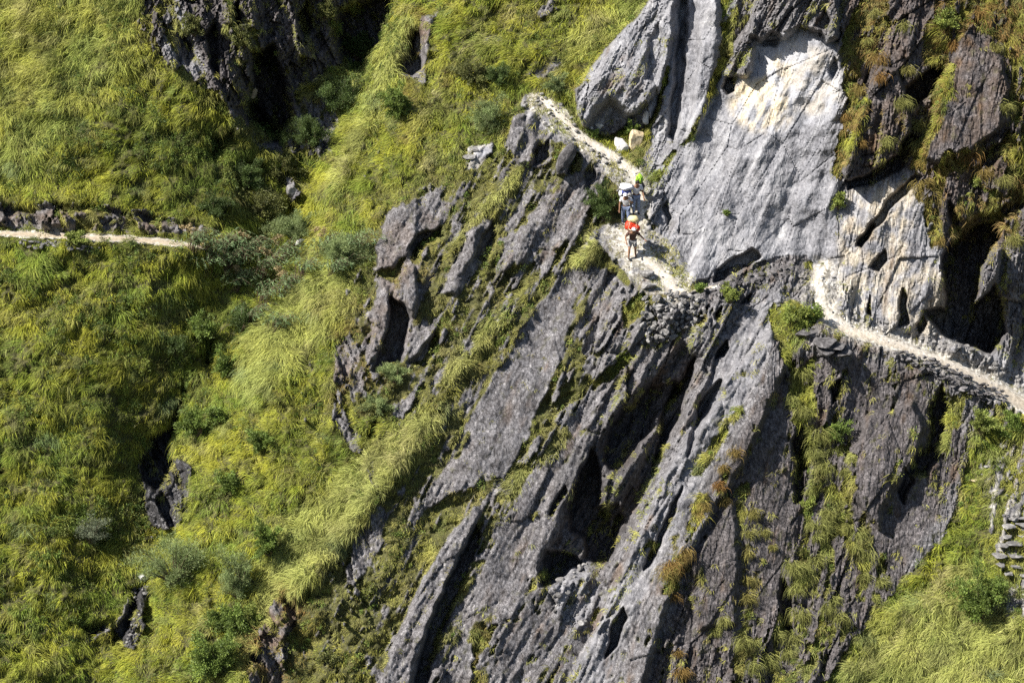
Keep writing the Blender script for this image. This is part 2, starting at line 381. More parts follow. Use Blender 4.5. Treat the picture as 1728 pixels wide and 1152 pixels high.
# ---- hollows (+) and bulges (-): metres along the sight line, feather px, polygon
RELIEF = [
 # the great boulder: it bulges out, its foot is undercut in two dark facets
 (-1.1,9,BOULDER),(-.5,30,[(1000,130),(1060,60),(1090,90),(1060,160),(1030,165),(990,200)]),
 (1.2,22,[(984,218),(1004,192),(1026,168),(1046,182),(1064,200),(1056,222),(1040,230),(1014,234)]),
 (1.3,14,[(1056,222),(1064,200),(1086,178),(1108,150),(1116,170),(1100,210),(1086,226)]),
 (.5,8,[(1096,60),(1112,40),(1122,90),(1106,140),(1090,130)]),
 # deep clefts of the ravine cliff
 (3.4,16,[(425,88),(462,80),(482,150),(496,200),(478,240),(440,222),(420,200),(428,130)]),
 (1.3,14,[(400,180),(430,170),(470,235),(455,240),(420,212)]),
 (2.8,20,[(565,60),(576,20),(655,-10),(660,20),(635,90),(610,130),(585,120)]),
 (1.6,10,[(350,60),(362,40),(372,90),(368,130),(355,110)]),(1.6,9,[(392,20),(402,0),(408,60),(400,85)]),
 (0.9,10,[(305,60),(318,50),(326,100),(316,110)]),(1.7,10,[(500,30),(520,0),(530,40),(515,70)]),
 (0.8,12,[(-560,345),(0,346),(140,343),(230,356),(340,378),(335,386),(220,368),(130,356),(0,360),(-560,360)]),
 (1.2,14,[(345,225),(370,230),(385,262),(360,270)]),(1.1,16,[(415,270),(440,280),(430,320),(412,310)]),(1.2,14,[(488,345),(510,350),(505,372),(490,370)]),
 (1.0,14,[(365,235),(395,215),(400,240),(380,255)]),
 # spur hollows and rib shadows
 (2.0,7,[(666,120),(676,88),(692,62),(703,42),(711,60),(716,95),(712,122),(694,131)]),
 (-.7,10,[(698,80),(706,30),(735,25),(722,90),(716,110)]),
 (1.7,8,[(662,500),(682,515),(692,540),(680,575),(675,612),(650,626),(628,626),(642,590),(655,555)]),
 (-.45,14,[(636,455),(640,400),(662,352),(705,330),(700,412),(664,452)]),
 (1.2,9,[(690,420),(705,395),(745,385),(748,400),(715,415),(700,440)]),
 (-.45,12,[(622,612),(632,540),(642,475),(660,490),(652,560),(640,600)]),
 (-.7,6,[(684,455),(700,448),(703,500),(695,535),(686,520)]),
 (-.45,12,[(748,494),(775,420),(798,382),(812,380),(800,430),(768,497)]),
 (.8,8,[(800,440),(818,395),(832,372),(842,400),(820,440)]),
 (-.35,12,[(845,455),(850,410),(890,378),(905,385),(880,450)]),
 (-.45,10,[(865,195),(905,187),(905,240),(895,280),(874,277),(858,242)]),
 (1.0,6,[(900,255),(925,235),(930,262),(912,275),(900,280)]),
 (-.9,5,[(940,292),(948,255),(966,243),(968,255),(955,292)]),
 (.6,5,[(957,292),(970,255),(978,262),(968,292)]),
 (.9,8,[(985,290),(1000,280),(1003,300),(990,320)]),
 (1.0,10,[(618,745),(640,690),(632,740)]),(.9,9,[(690,610),(736,560),(742,590),(715,625)]),
 (1.2,10,[(505,850),(512,830),(520,850),(508,880)]),
 # left gully cleft and shadow pits in the grass
 (1.9,10,[(308,642),(320,655),(304,692),(298,768),(285,800),(262,830),(240,810),(238,768),(252,742),(282,716),(303,682)]),
 (1.0,14,[(395,530),(435,520),(440,548),(400,560)]),(1.0,14,[(345,560),(365,570),(360,620),(345,610)]),
 (1.6,14,[(-20,740),(14,745),(10,800),(-20,810)]),(1.1,9,[(140,1060),(165,1048),(184,1050),(180,1062),(150,1075)]),
 (1.3,8,[(186,1068),(212,1040),(222,990),(236,985),(230,1030),(205,1086),(190,1092)]),
 (1.0,12,[(150,895),(172,890),(176,918),(158,915)]),
 # lower rib of dark rock with its shadow
 (-.7,12,[(690,1030),(740,930),(800,850),(812,862),(785,930),(750,990),(720,1060),(690,1160),(640,1160),(655,1110)]),
 (1.5,9,[(735,1020),(770,950),(806,885),(812,905),(790,960),(762,1030),(742,1080),(720,1152),(700,1200),(690,1190),(712,1100)]),
 # big dark hollow below the men
 (1.15,22,[(1030,715),(1100,640),(1150,585),(1182,600),(1140,720),(1080,840),(1040,930),(1000,965),(915,985),(925,930),(965,840)]),
 (2.1,10,[(962,850),(975,800),(1000,760),(1010,790),(1020,830),(1000,855),(1040,850),(1052,870),(1030,950),(985,945),(990,905),(960,895)]),
 (1.9,9,[(905,960),(925,930),(960,930),(985,950),(960,960),(940,985),(915,990)]),
 (1.6,9,[(1030,720),(1060,690),(1100,655),(1140,640),(1150,660),(1110,700),(1070,770),(1040,800),(1020,780)]),
 (1.5,8,[(1100,800),(1120,690),(1150,640),(1172,600),(1160,660),(1130,740)]),
 (-.9,10,[(1010,830),(1060,760),(1110,720),(1080,790),(1050,850),(1035,900),(1025,870)]),
 (1.4,6,[(1178,530),(1192,515),(1190,545),(1184,552),(1176,545)]),(1.4,6,[(1206,528),(1216,515),(1216,538),(1206,540)]),
 (1.5,7,[(1208,600),(1228,575),(1230,590),(1222,600),(1208,605)]),(.8,5,[(1255,505),(1266,495),(1262,510),(1252,515)]),
 (1.3,8,[(1175,690),(1215,640),(1222,665),(1190,705),(1178,720)]),
 (1.2,8,[(1160,745),(1180,700),(1176,740),(1160,770)]),
 (-.6,8,[(1152,700),(1185,650),(1205,600),(1190,660),(1160,720)]),
 (1.5,6,[(1022,1100),(1030,1060),(1052,1025),(1060,1040),(1040,1090),(1022,1110)]),
 (1.0,6,[(1085,960),(1130,860),(1150,820),(1140,860),(1100,950)]),
 (1.0,5,[(920,1150),(940,1130),(945,1120),(930,1150)]),
 (.9,6,[(925,870),(950,820),(955,830),(932,872)]),
 # ridge line in the lower cliff, right of it the face is recessed
 (-.9,12,[(1300,560),(1332,600),(1300,680),(1250,790),(1200,870),(1150,960),(1110,1060),(1080,1200),(940,1200),(1040,980),(1130,790),(1220,640)]),
 # lower right cliff
 (1.6,9,[(1335,745),(1350,715),(1366,730),(1364,790),(1345,800)]),(1.2,9,[(1340,800),(1355,790),(1356,850),(1342,850)]),
 (1.9,10,[(1570,690),(1590,650),(1600,690),(1588,760),(1560,800),(1535,800),(1545,770),(1570,750)]),
 (1.3,9,[(1315,1010),(1325,980),(1336,1010),(1335,1070),(1322,1072)]),
 (1.3,6,[(1400,650),(1418,640),(1420,660),(1405,680)]),
 (-.9,12,[(1430,780),(1470,700),(1540,680),(1560,720),(1545,780),(1500,830),(1480,890),(1450,850)]),
 (-.5,14,[(1190,900),(1240,840),(1245,960),(1240,1050),(1180,1060),(1160,980)]),
 (1.1,8,[(1515,830),(1530,790),(1540,810),(1525,850)]),
 # the large cave and clefts by the right path
 (5.0,9,[(1598,420),(1612,395),(1650,380),(1694,372),(1690,400),(1668,425),(1655,455),(1652,490),(1642,512),(1660,500),(1682,480),(1690,520),(1694,560),(1672,594),(1640,585),(1600,570),(1572,545),(1562,528),(1595,522),(1596,492),(1590,450)]),
 (-2.2,8,[(1655,450),(1672,425),(1690,420),(1682,470),(1662,498),(1645,508)]),
 (1.4,6,[(1515,552),(1520,515),(1522,485),(1530,500),(1532,545)]),(1.2,6,[(1465,528),(1468,500),(1470,515),(1472,535)]),
 (1.1,5,[(1472,452),(1482,430),(1492,422),(1496,440),(1482,458)]),(1.0,5,[(1445,415),(1462,395),(1475,378),(1478,385),(1455,415)]),
 (1.2,6,[(1445,410),(1470,375),(1500,335),(1545,292),(1556,298),(1510,345),(1478,385),(1456,418)]),
 (1.0,5,[(1545,545),(1560,530),(1562,545),(1552,560)]),
 (1.2,6,[(1208,455),(1230,440),(1270,420),(1285,430),(1255,455),(1225,478),(1205,478)]),
 # overhanging slab A and shadows, slab B
 (-1.5,7,[(1424,292),(1440,225),(1462,170),(1485,112),(1512,118),(1534,175),(1536,220),(1515,258),(1462,292),(1432,308)]),
 (1.3,6,[(1432,322),(1430,306),(1465,292),(1518,260),(1540,225),(1552,240),(1520,285),(1478,308)]),
 (2.2,8,[(1520,184),(1530,150),(1552,128),(1592,108),(1594,122),(1575,158),(1548,178)]),
 (-.9,10,[(1556,262),(1582,182),(1602,122),(1622,52),(1690,100),(1702,150),(1682,222),(1642,252),(1582,272)]),
 (1.6,8,[(1655,265),(1690,240),(1700,220),(1706,240),(1690,262),(1668,285)]),
 (1.4,8,[(1600,340),(1625,372),(1690,350),(1728,330),(1728,352),(1690,372),(1610,392)]),
 # cliff head, bulge and hole
 (1.6,6,[(1220,150),(1228,128),(1240,135),(1236,152),(1226,156)]),
 (-.8,9,[(1228,130),(1236,80),(1256,58),(1272,72),(1268,118),(1262,130)]),
 (-1.1,10,[(1262,60),(1275,0),(1300,-60),(1420,-60),(1412,62),(1396,72),(1384,52),(1352,46),(1318,66),(1290,72)]),
 (.9,7,[(1285,75),(1300,52),(1320,60),(1312,78)]),(.8,7,[(1375,40),(1390,15),(1402,35),(1398,58)]),
 (.7,6,[(1400,115),(1408,98),(1412,118),(1405,130)]),
 (-.7,16,[(1160,230),(1180,100),(1170,-60),(1205,-60),(1215,60),(1205,140),(1180,220)]),
 (.9,10,[(1126,230),(1140,120),(1148,0),(1158,0),(1152,140),(1138,240)]),
 (.7,6,[(1118,350),(1126,340),(1132,370),(1124,380)]),
]
LEAN_MAIN, LEAN_STEEP, LEAN_LEFT = 0.52, 0.16, -0.38

# ---- integrate slope and facing on an even lattice (step 4 px)
ST = 4.0
lx = np.arange(-560, 2400+ST, ST); ly = np.arange(-560, 1560+ST, ST)
LX, LY = np.meshgrid(lx, ly)
sv = np.array(SURVEY, float)
acc = np.zeros(LX.shape); n_acc = np.zeros(LX.shape + (3,))
for x, y, s, a in sv:
    w = 1.0 / ((LX-x)**2 + (LY-y)**2 + 50.0**2)**1.6
    acc += w
    n_acc += w[..., None] * np.array((math.sin(R(s))*math.sin(R(a)), -math.sin(R(s))*math.cos(R(a)), math.cos(R(s))))
n_acc /= acc[..., None]
def ncam(n):
    return n @ RGT, n @ UPV, n @ FWD
nx, nu, nf = ncam(n_acc)
gx = -nx/nf; gu = -nu/nf                       # metres of depth per metre right / up
def set_normal(m, s, a, gx, gu):
    n = np.array((math.sin(R(s))*math.sin(R(a)), -math.sin(R(s))*math.cos(R(a)), math.cos(R(s))))
    a_, b_, c_ = ncam(n)
    return gx*(1-m) + m*(-a_/c_), gu*(1-m) + m*(-b_/c_)
# cut bank above and below each path is steep, the tread itself nearly level
for nm, pts, s, a in PATHS:
    d, w = line_dist(pts, LX, LY)
    m = smooth(w*0.5+26, w*0.5+6, d)*0.85
    gx, gu = set_normal(m, 80, 0, gx, gu)
for nm, pts, s, a in PATHS:
    d, w = line_dist(pts, LX, LY)
    wide = 14 if nm in ('upper', 'men') else 5
    m = smooth(w*0.5+wide+4, w*0.5+wide-6, d)
    gx, gu = set_normal(m, s, a, gx, gu)
FLATS = (([(885,168),(905,160),(945,168),(982,214),(1012,233),(1060,228),(1092,236),(1098,290),(1090,380),(1040,372),(1060,340),(1010,275),(950,225),(905,195)], 27, -8),
        ([(1008,388),(1050,372),(1088,372),(1112,395),(1140,425),(1160,455),(1174,486),(1156,502),(1095,500),(1045,455)], 22, -4),
        ([(1330,455),(1372,440),(1440,552),(1500,575),(1490,595),(1400,572),(1340,540),(1300,500)], 34, -14),
        (STEPS_AREA, 38, -10))
for poly, s_, a_ in FLATS:
    gx, gu = set_normal(poly_mask(poly, LX, LY, 14)*.9, s_, a_, gx, gu)
px_m = T0/FPX*ST
gx *= px_m; gy = -gu*px_m                       # per lattice cell, y down
def poisson(gx, gy):
    h, w = gx.shape
    fx = np.zeros((h, w)); fy = np.zeros((h, w))
    fx[:, :-1] = 0.5*(gx[:, :-1]+gx[:, 1:]); fy[:-1] = 0.5*(gy[:-1]+gy[1:])
    div = fx.copy(); div[:, 1:] -= fx[:, :-1]; div += fy; div[1:] -= fy[:-1]
    big = np.concatenate([div, div[:, ::-1]], 1); big = np.concatenate([big, big[::-1]], 0)
    F = np.fft.rfft2(big)
    ky = np.arange(2*h)[:, None]; kx = np.arange(w+1)[None]
    den = 2*np.cos(np.pi*ky/h) + 2*np.cos(np.pi*kx/w) - 4
    den[0, 0] = 1
    F /= den; F[0, 0] = 0
    return np.fft.irfft2(F, s=big.shape)[:h, :w]
T_BASE = poisson(gx, gy)
T_BASE += T0 - bilin(T_BASE, lx, ly, np.array([1066.]), np.array([435.]))[0]

# ---- the working lattice: 2 px inside the picture, coarser outside
def axis(a, b, step, lo, hi):
    core = np.arange(a, b+step, step)
    l, r = [], []
    x, d = a, step
    while x > lo: d *= 1.16; x -= d; l.append(x)
    x, d = core[-1], step
    while x < hi: d *= 1.16; x += d; r.append(x)
    return np.array(l[::-1] + list(core) + r)
GX = axis(-60, 1788, 2.0, -2600, 4400); GY = axis(-50, 1202, 2.0, -1500, 2600)
PX, PY = np.meshgrid(GX, GY)
SHAPE = PX.shape

# edges wander a little, as broken rock does
wob = 7*fbm(PX/38, PY/38, 3, 11); wob2 = 7*fbm(PX/38+31, PY/38+9, 3, 12)
WX, WY = PX + wob, PY + wob2
streak_pre = fbm((PX+.52*PY)/24, (PY-.3*PX)/150, 3, 17)
def paint(table, base):
    f = np.full(SHAPE, float(base))
    for v, fe, poly in table:
        m = poly_mask(poly, WX, WY, fe)
        f = f*(1-m) + v*m
    return f
veg0 = paint(VEG, .93)
veg0 -= .16*smooth(430, 560, PX)*smooth(1150, 1000, PX)*smooth(.7, .93, veg0)*smooth(-.25, .4, streak_pre); lite = paint(LITE, .20); cream = paint(CREAM, 0); rust = paint(RUST, 0); wet = paint(WET_SHADE, 0)

lean = np.where(PX < 640, LEAN_LEFT, LEAN_MAIN)
steep = smooth(1180, 1330, PX + 0.45*(PY-600))          # lower right / right of the ridge: steeper bedding
def along(k):                                            # across-bedding and along-bedding coordinates in px
    return PX + k*PY, PY - 0.3*PX
UM, VM = along(LEAN_MAIN); US, VS = along(LEAN_STEEP); UL, VL = along(LEAN_LEFT)
def bedded(fn, su, sv, seed):
    a = fn(UM/su, VM/sv, seed); b = fn(US/su, VS/sv, seed+50)
    c = np.where(PX < 660, fn(UL/su, VL/sv, seed+90), 0)
    w = smooth(690, 620, PX)
    return (a*(1-steep) + b*steep)*(1-w) + c*w
streak = bedded(lambda u, v, s: fbm(u, v, 4, s), 15, 130, 21)
broad = fbm(PX/110, PY/110, 3, 31)
med = fbm(PX/34, PY/34, 3, 33)
path_m = np.zeros(SHAPE); path_ids = np.zeros(SHAPE, int)
for i, (nm, pts, s, a) in enumerate(PATHS):
    d, w = line_dist(pts, PX + 0.35*wob, PY + 0.35*wob2)
    m = smooth(w*0.5+2.0, w*0.5-2.0, d)
    path_ids = np.where(m > np.maximum(path_m, .5), i+1, path_ids)
    path_m = np.maximum(path_m, m)
apron = np.zeros(SHAPE); core = np.zeros(SHAPE)
for nm, pts, s, a in PATHS:
    d, w = line_dist(pts, PX + 0.5*wob, PY + 0.5*wob2)
    core = np.maximum(core, smooth(w*.55, w*.12, d + 3.5*fbm(PX/9, PY/7, 3, 37)))
for nm, pts, s, a in PATHS:
    if nm == 'gap': continue
    d, w = line_dist(pts, PX, PY)
    apron = np.maximum(apron, smooth(w*0.5+16, w*0.5, d))
GRAVEL = [(.9,12,[(880,168),(905,158),(948,166),(1000,235),(1050,262),(1084,292),(1090,330),(1078,400),(1010,395),(1015,382),(1056,372),(1060,340),(1040,310),(1000,272),(945,228),(900,198)]),
 (.75,14,[(1010,385),(1060,372),(1090,374),(1114,398),(1142,428),(1162,458),(1172,484),(1150,500),(1095,498),(1045,452)]),(.8,8,[(778,288),(790,250),(828,242),(832,258),(800,282)]),
 (.6,10,[(1372,430),(1415,440),(1452,530),(1440,560),(1400,540),(1375,500)]),(.3,12,[(1340,450),(1375,440),(1390,530),(1440,570),(1380,560),(1350,520)]),(.6,14,STEPS_AREA),
 (.3,14,[(1400,535),(1480,560),(1600,590),(1740,660),(1740,640),(1600,560),(1480,540)])]
grav0 = paint(GRAVEL, 0)
mixed = 1 - np.abs(2*veg0-1)
fine_n = fbm((PX+.4*PY)/11, PY/16, 3, 35)
belt = poly_mask([(600,420),(650,330),(760,270),(860,250),(1000,250),(1100,400),(1090,500),(1000,700),(860,900),(700,1250),(440,1250),(500,1000),(600,860),(700,720),(570,640)], WX, WY, 70)
bed_n = fbm((PX+.52*PY)/8, (PY-.3*PX)/75, 3, 36)
veg0 -= .05*belt*smooth(.5,.8,veg0)
veg = smooth(.42, .58, veg0 + .50*belt*bed_n + (0.8*streak + 0.5*med + .40*fine_n)*(0.42+0.58*mixed))
veg *= 1 - path_m
rock = 1 - veg

# ---- relief
disp = np.zeros(SHAPE)
for dep, fe, poly in RELIEF:
    disp += dep * poly_mask(poly, WX, WY, fe)
f1, e1 = facets((PX+.52*PY)/58, (PY-.3*PX)/150, 41)
f2, e2 = facets((PX+(.5-.3*steep)*PY)/17, (PY-.25*PX)/72, 45)
f3, e3 = facets((PX+(.52-.32*steep)*PY)/6.5, (PY-.3*PX)/30, 48)
lf1, _ = facets((PX-.38*PY)/26, (PY+.2*PX)/75, 61)
wl = smooth(690, 620, PX)
marble = smooth(.38, .56, lite) * smooth(1090, 1160, PX)*smooth(1440, 1400, PX)
rough_amt = (1 - .86*marble)
slab = np.zeros(SHAPE)                                   # smooth bedding planes
for poly in ([(966,444),(1000,455),(966,530),(930,655),(860,800),(740,812),(776,768),(806,684),(896,531)],
             [(1556,262),(1602,122),(1622,52),(1690,100),(1682,222),(1642,252)],
             STEPS_AREA,[(1415,440),(1430,330),(1545,290),(1600,420),(1590,500),(1540,560),(1460,530)],[(1255,720),(1335,640),(1335,1000),(1240,1080),(1150,1100),(1190,900)],[(1430,600),(1570,640),(1560,790),(1480,900),(1435,800)],[(1450,800),(1560,800),(1600,900),(1500,1000),(1440,1000)],
             [(880,800),(1010,650),(960,840),(900,980),(1000,1100),(920,1160),(760,1160),(800,1000)],
             [(1250,700),(1330,520),(1300,680),(1200,870),(1080,1200),(960,1200),(1100,900)]):
    slab = np.maximum(slab, poly_mask(poly, WX, WY, 20))
rough_amt *= 1 - .68*slab
rough_amt *= 1 - .35*steep*smooth(560, 640, PY)
rough_amt *= 1 - .6*smooth(1010, 940, PX+.4*(PY-600))*smooth(560, 640, PX)
rk = rock*(1-path_m)*(1-.6*apron)
strat = bedded(lambda u, v, s: ridged(u, v, 3, s), 30, 190, 71)
ter_n = bedded(lambda u, v, s: fbm(u, v, 3, s), 44, 300, 73)*5.5
ter = np.floor(ter_n) + smooth(.88, 1.0, ter_n-np.floor(ter_n))
ter_n2 = bedded(lambda u, v, s: fbm(u, v, 3, s), 17, 90, 77)*5.0
ter2 = np.floor(ter_n2) + smooth(.86, 1.0, ter_n2-np.floor(ter_n2))
disp += rk*rough_amt*((f1*.52*(1-wl) + lf1*.8*wl) + f2*.19 + f3*.085 + .15*ter + .05*ter2
        + .16*smooth(.05, .0, e1) + .07*smooth(.05, .0, e2))
f4, e4 = facets((PX+.4*PY)/4.6, (PY-.2*PX)/7.5, 55)
disp += rk*(.025+.03*(1-marble)*(1-slab))*f4
disp -= rk*.016*(1-.6*marble)*ridged(PX/9, PY/14, 3, 83)
disp += rk*marble*(.025*fbm((PX+.3*PY)/12, PY/90, 3, 87) + .40*fbm(PX/60, PY/60, 3, 88) + .30*fbm((PX+.28*PY)/48, PY/330, 2, 89) + .05*smooth(.02,0,e1))
hum = fbm(PX/70, PY/55, 3, 91); hum2 = fbm((PX+.4*PY)/22, PY/22, 3, 95)
hum3 = np.abs(vnoise((PX+.3*PY)/26, (PY-.2*PX)/20, 96)) + .6*np.abs(vnoise((PX+.3*PY)/12+7, PY/10, 98))
disp -= veg*(.60*hum + .24*hum2 - .40*hum3)
disp -= .5*broad*(1-path_m)*(1-apron)
disp -= apron*(1-veg)*.05*fbm(PX/5, PY/4, 2, 97)
disp -= path_m*.03*fbm(PX/6, PY/5, 2, 99)
flat_m = np.zeros(SHAPE)
for poly, s_, a_ in FLATS[:2]: flat_m = np.maximum(flat_m, poly_mask(poly, WX, WY, 14))
disp *= 1 - .85*flat_m
edge_fade = smooth(-1400, -500, PX)*smooth(3200, 2300, PX)
# crests running down the ridge
for pts, amp, wd_ in (([(742,692),(650,815),(560,930),(490,1010),(430,1110),(400,1170)], .9, 20), ([(1012,405),(952,490),(895,548),(850,610)], .5, 14),
                      ([(884,290),(802,378),(765,435)], .4, 14), ([(700,10),(660,70),(612,200),(562,330)], .6, 24), ([(905,480),(830,562),(755,645)], .45, 14)):
    d, _ = line_dist([(x, y, 0) for x, y in pts], WX, WY)
    disp -= amp*np.exp(-(d/wd_)**2)*veg
# the ravine itself: a trough, steep on the right where the ridge begins
TROUGH = [(700,-200,0),(650,60,0),(590,160,0),(520,250,0),(495,340,0),(430,500,0),(325,650,0),(275,800,0),(228,1010,0),(165,1170,0),(100,1500,0)]
td, _ = line_dist(TROUGH, WX, WY)
tx_line = np.interp(PY, [p[1] for p in TROUGH], [p[0] for p in TROUGH])
tw = np.where(PX < tx_line, 120., 62.)
trough = 1.9*np.exp(-(td/tw)**2)*smooth(-700, -100, PY)*smooth(1500, 850, PY)
lp = smooth(60, 20, np.abs(PY-405))*smooth(420, 330, PX)
disp += trough*(1-lp)
T = bilin(T_BASE, lx, ly, PX, PY)
# beyond the surveyed lattice the slope simply goes on
oy = np.minimum(PY+560, 0); T -= oy*0.020; oy = np.maximum(PY-1560, 0); T -= oy*0.011
ox = np.minimum(PX+560, 0); T += ox*0.004
T += disp*edge_fade

def ray(px, py):
    px = np.asarray(px, float); py = np.asarray(py, float)
    return RGT*((px-W0/2)/FPX)[..., None] + UPV*((H0/2-py)/FPX)[..., None] + FWD
P = CAM + ray(PX, PY)*T[..., None]

# the fine lattice, used to stand things on the ground
ix0 = int(np.searchsorted(GX, -60+.1)) ; iy0 = int(np.searchsorted(GY, -50+.1))
def core_idx(px, py):
    i = np.interp(px, GX, np.arange(len(GX))); j = np.interp(py, GY, np.arange(len(GY)))
    return i, j
def sample(arr, px, py):
    i, j = core_idx(px, py)
    ii = np.clip(i.astype(int), 0, len(GX)-2); jj = np.clip(j.astype(int), 0, len(GY)-2)
    u = i-ii; v = j-jj
    if arr.ndim == 3: u = u[..., None]; v = v[..., None]
    return (arr[jj,ii]*(1-u)+arr[jj,ii+1]*u)*(1-v) + (arr[jj+1,ii]*(1-u)+arr[jj+1,ii+1]*u)*v
def ground(px, py):
    return Vector(sample(P, np.array([float(px)]), np.array([float(py)]))[0])
# normals
du = np.gradient(P, axis=1); dv = np.gradient(P, axis=0)
NRM = np.cross(dv, du); NRM /= np.linalg.norm(NRM, axis=-1, keepdims=True) + 1e-12
NRM *= np.where((NRM @ FWD) > 0, -1, 1)[..., None]
AREA = np.linalg.norm(np.cross(du, dv), axis=-1)

# ---- ground material: bedded slate, marble, gravel, soil under the grass
def ground_material(name, kind):
    t = NT(name)
    a = t.attr('cover'); b = t.attr('stain')
    sa = t.n('ShaderNodeSeparateColor'); t.put(sa.inputs[0], a.outputs['Color'])
    sb = t.n('ShaderNodeSeparateColor'); t.put(sb.inputs[0], b.outputs['Color'])
    veg_, lite_, cream_ = sa.outputs[0], sa.outputs[1], sa.outputs[2]
    rust_, wet_shade_, gravel_ = sb.outputs[0], sb.outputs[1], sb.outputs[2]
    streak_ = a.outputs['Alpha']; vein_ = b.outputs['Alpha']
    co = t.coords()
    n_big = t.noise(co, 0.55, 5, .6); n_mid = t.noise(co, 3.2, 6, .65, .6); n_fine = t.noise(co, 17.0, 5, .7)
    rc = t.coords((11, 11, 2.2), (0, R(27), 0))
    n_str = t.noise(rc, 1.0, 5, .68, .4); n_spk = t.noise(co, 34.0, 3, .7)
    n_mix = t.math('ADD', t.math('ADD', t.math('MULTIPLY', n_mid, .28), t.math('MULTIPLY', n_fine, .22)), t.math('ADD', t.math('MULTIPLY', n_str, .34), t.math('MULTIPLY', n_spk, .18)))
    slate = t.ramp(n_mix, [(.40,(.014,.012,.012)),(.46,(.055,.052,.054)),(.505,(.101,.097,.102)),(.55,(.153,.148,.155)),(.62,(.35,.335,.335))])
    warm = t.mix(t.math('MULTIPLY', t.math('SUBTRACT', n_big, .35, True), 1.6), slate, (.105,.082,.066,1), 'MIX')
    slate = t.mix(.35, slate, warm)
    n_mar = t.math('ADD', t.math('MULTIPLY', n_big, .46), t.math('ADD', t.math('MULTIPLY', n_mid, .30), t.math('ADD', t.math('MULTIPLY', n_fine, .14), t.math('MULTIPLY', n_str, .10))))
    marble = t.ramp(n_mar, [(.36,(.075,.075,.082)),(.43,(.165,.167,.184)),(.50,(.240,.243,.265)),(.57,(.315,.318,.338)),(.65,(.50,.50,.505))])
    # joints: two nets of fine cracks drawn out along the bedding
    def net(sc, rot, w):
        vo_ = t.n('ShaderNodeTexVoronoi', feature='DISTANCE_TO_EDGE'); vo_.inputs['Scale'].default_value = 1.0
        wv = t.n('ShaderNodeVectorMath', operation='ADD'); t.put(wv.inputs[0], t.coords(sc, rot))
        nz = t.n('ShaderNodeTexNoise'); t.put(nz.inputs['Vector'], co); nz.inputs['Scale'].default_value = 2.5; nz.inputs['Detail'].default_value = 4
        t.put(wv.inputs[1], nz.outputs['Color']); t.put(vo_.inputs['Vector'], wv.outputs[0])
        mr = t.n('ShaderNodeMapRange'); t.put(mr.inputs['Value'], vo_.outputs['Distance']); mr.inputs['From Max'].default_value = w
        return mr.outputs[0]
    crack = net((2.0,2.0,.42), (0, R(26), 0), .035)
    crack_f = net((6.5,6.5,1.6), (0, R(24), 0), .05)
    keep_ = t.math('MULTIPLY', lite_, .8, True)
    cr_all = t.math('MULTIPLY', t.math('ADD', .50, t.math('MULTIPLY', crack, .50)), t.math('ADD', .80, t.math('MULTIPLY', crack_f, .20)))
    cr_all = t.math('ADD', cr_all, t.math('MULTIPLY', keep_, t.math('SUBTRACT', 1.0, cr_all)))
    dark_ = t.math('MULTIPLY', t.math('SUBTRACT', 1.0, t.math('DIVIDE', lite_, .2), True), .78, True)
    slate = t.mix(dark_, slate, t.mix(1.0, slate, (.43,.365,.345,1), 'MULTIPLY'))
    m_fac = t.math('DIVIDE', t.math('SUBTRACT', t.math('ADD', lite_, t.math('MULTIPLY', t.math('SUBTRACT', streak_, .5), .18)), .24), .76, True)
    col = t.mix(m_fac, slate, marble)
    col = t.mix(1.0, col, t.n_grey(cr_all), 'MULTIPLY')
    creamc = t.ramp(n_mix, [(.34,(.16,.115,.065)),(.45,(.36,.29,.185)),(.56,(.52,.45,.33)),(.68,(.64,.60,.52))])
    col = t.mix(cream_, col, creamc)
    # pale mineral streaks running down the bedding
    col = t.mix(t.math('MULTIPLY', vein_, .5), col, (.46,.455,.465,1))
    rustc = t.ramp(n_mix, [(.36,(.018,.011,.007)),(.5,(.085,.052,.030)),(.66,(.19,.13,.08))])
    col = t.mix(rust_, col, rustc)
    soil = t.ramp(n_mix, [(.36,(.022,.024,.008)),(.5,(.055,.055,.018)),(.66,(.12,.105,.04))])
    col = t.mix(veg_, col, soil)
    vo = t.n('ShaderNodeTexVoronoi'); t.put(vo.inputs['Vector'], co); vo.inputs['Scale'].default_value = 8.0
    gr = t.ramp(vo.outputs['Color'], [(.1,(.13,.115,.09)),(.5,(.31,.285,.24)),(.9,(.52,.50,.46))])
    col = t.mix(gravel_, col, gr)
    if kind == 'path':
        dust = t.mix(t.math('SUBTRACT', 1.0, t.math('MULTIPLY', lite_, 1.3), True), (1,1,1,1), (.62,.54,.43,1)); dust_c = dust; dust = t.ramp(n_mix, [(.34,(.24,.205,.16)),(.45,(.42,.38,.32)),(.54,(.62,.585,.535)),(.68,(.72,.70,.67))])
        dust = t.mix(1.0, dust, dust_c, 'MULTIPLY')
        pc = t.attr('trodden')
        col = t.mix(t.math('MULTIPLY', pc.outputs['Fac'], .9), gr, dust)
    col = t.mix(t.math('MULTIPLY', wet_shade_, .75), col, (.02,.02,.022,1))
    rough = t.math('SUBTRACT', .85, t.math('MULTIPLY', wet_shade_, .55))
    hgt = t.math('ADD', t.math('MULTIPLY', n_mid, .2), t.math('ADD', t.math('MULTIPLY', n_fine, .30), t.math('MULTIPLY', n_str, .55)))
    hgt = t.math('MULTIPLY', hgt, t.math('SUBTRACT', 1.0, t.math('MULTIPLY', lite_, .5)))
    if kind != 'path': hgt = t.math('ADD', hgt, t.math('MULTIPLY', t.math('SUBTRACT', 1.0, keep_), t.math('ADD', t.math('MULTIPLY', crack, .35), t.math('MULTIPLY', crack_f, .10))))
    t.bump(hgt, .75 if kind != 'path' else .6, .07)
    return t.base(col, rough, .25)

M_ground = ground_material('mountainside', 'ground')
M_path = ground_material('trodden_path', 'path')

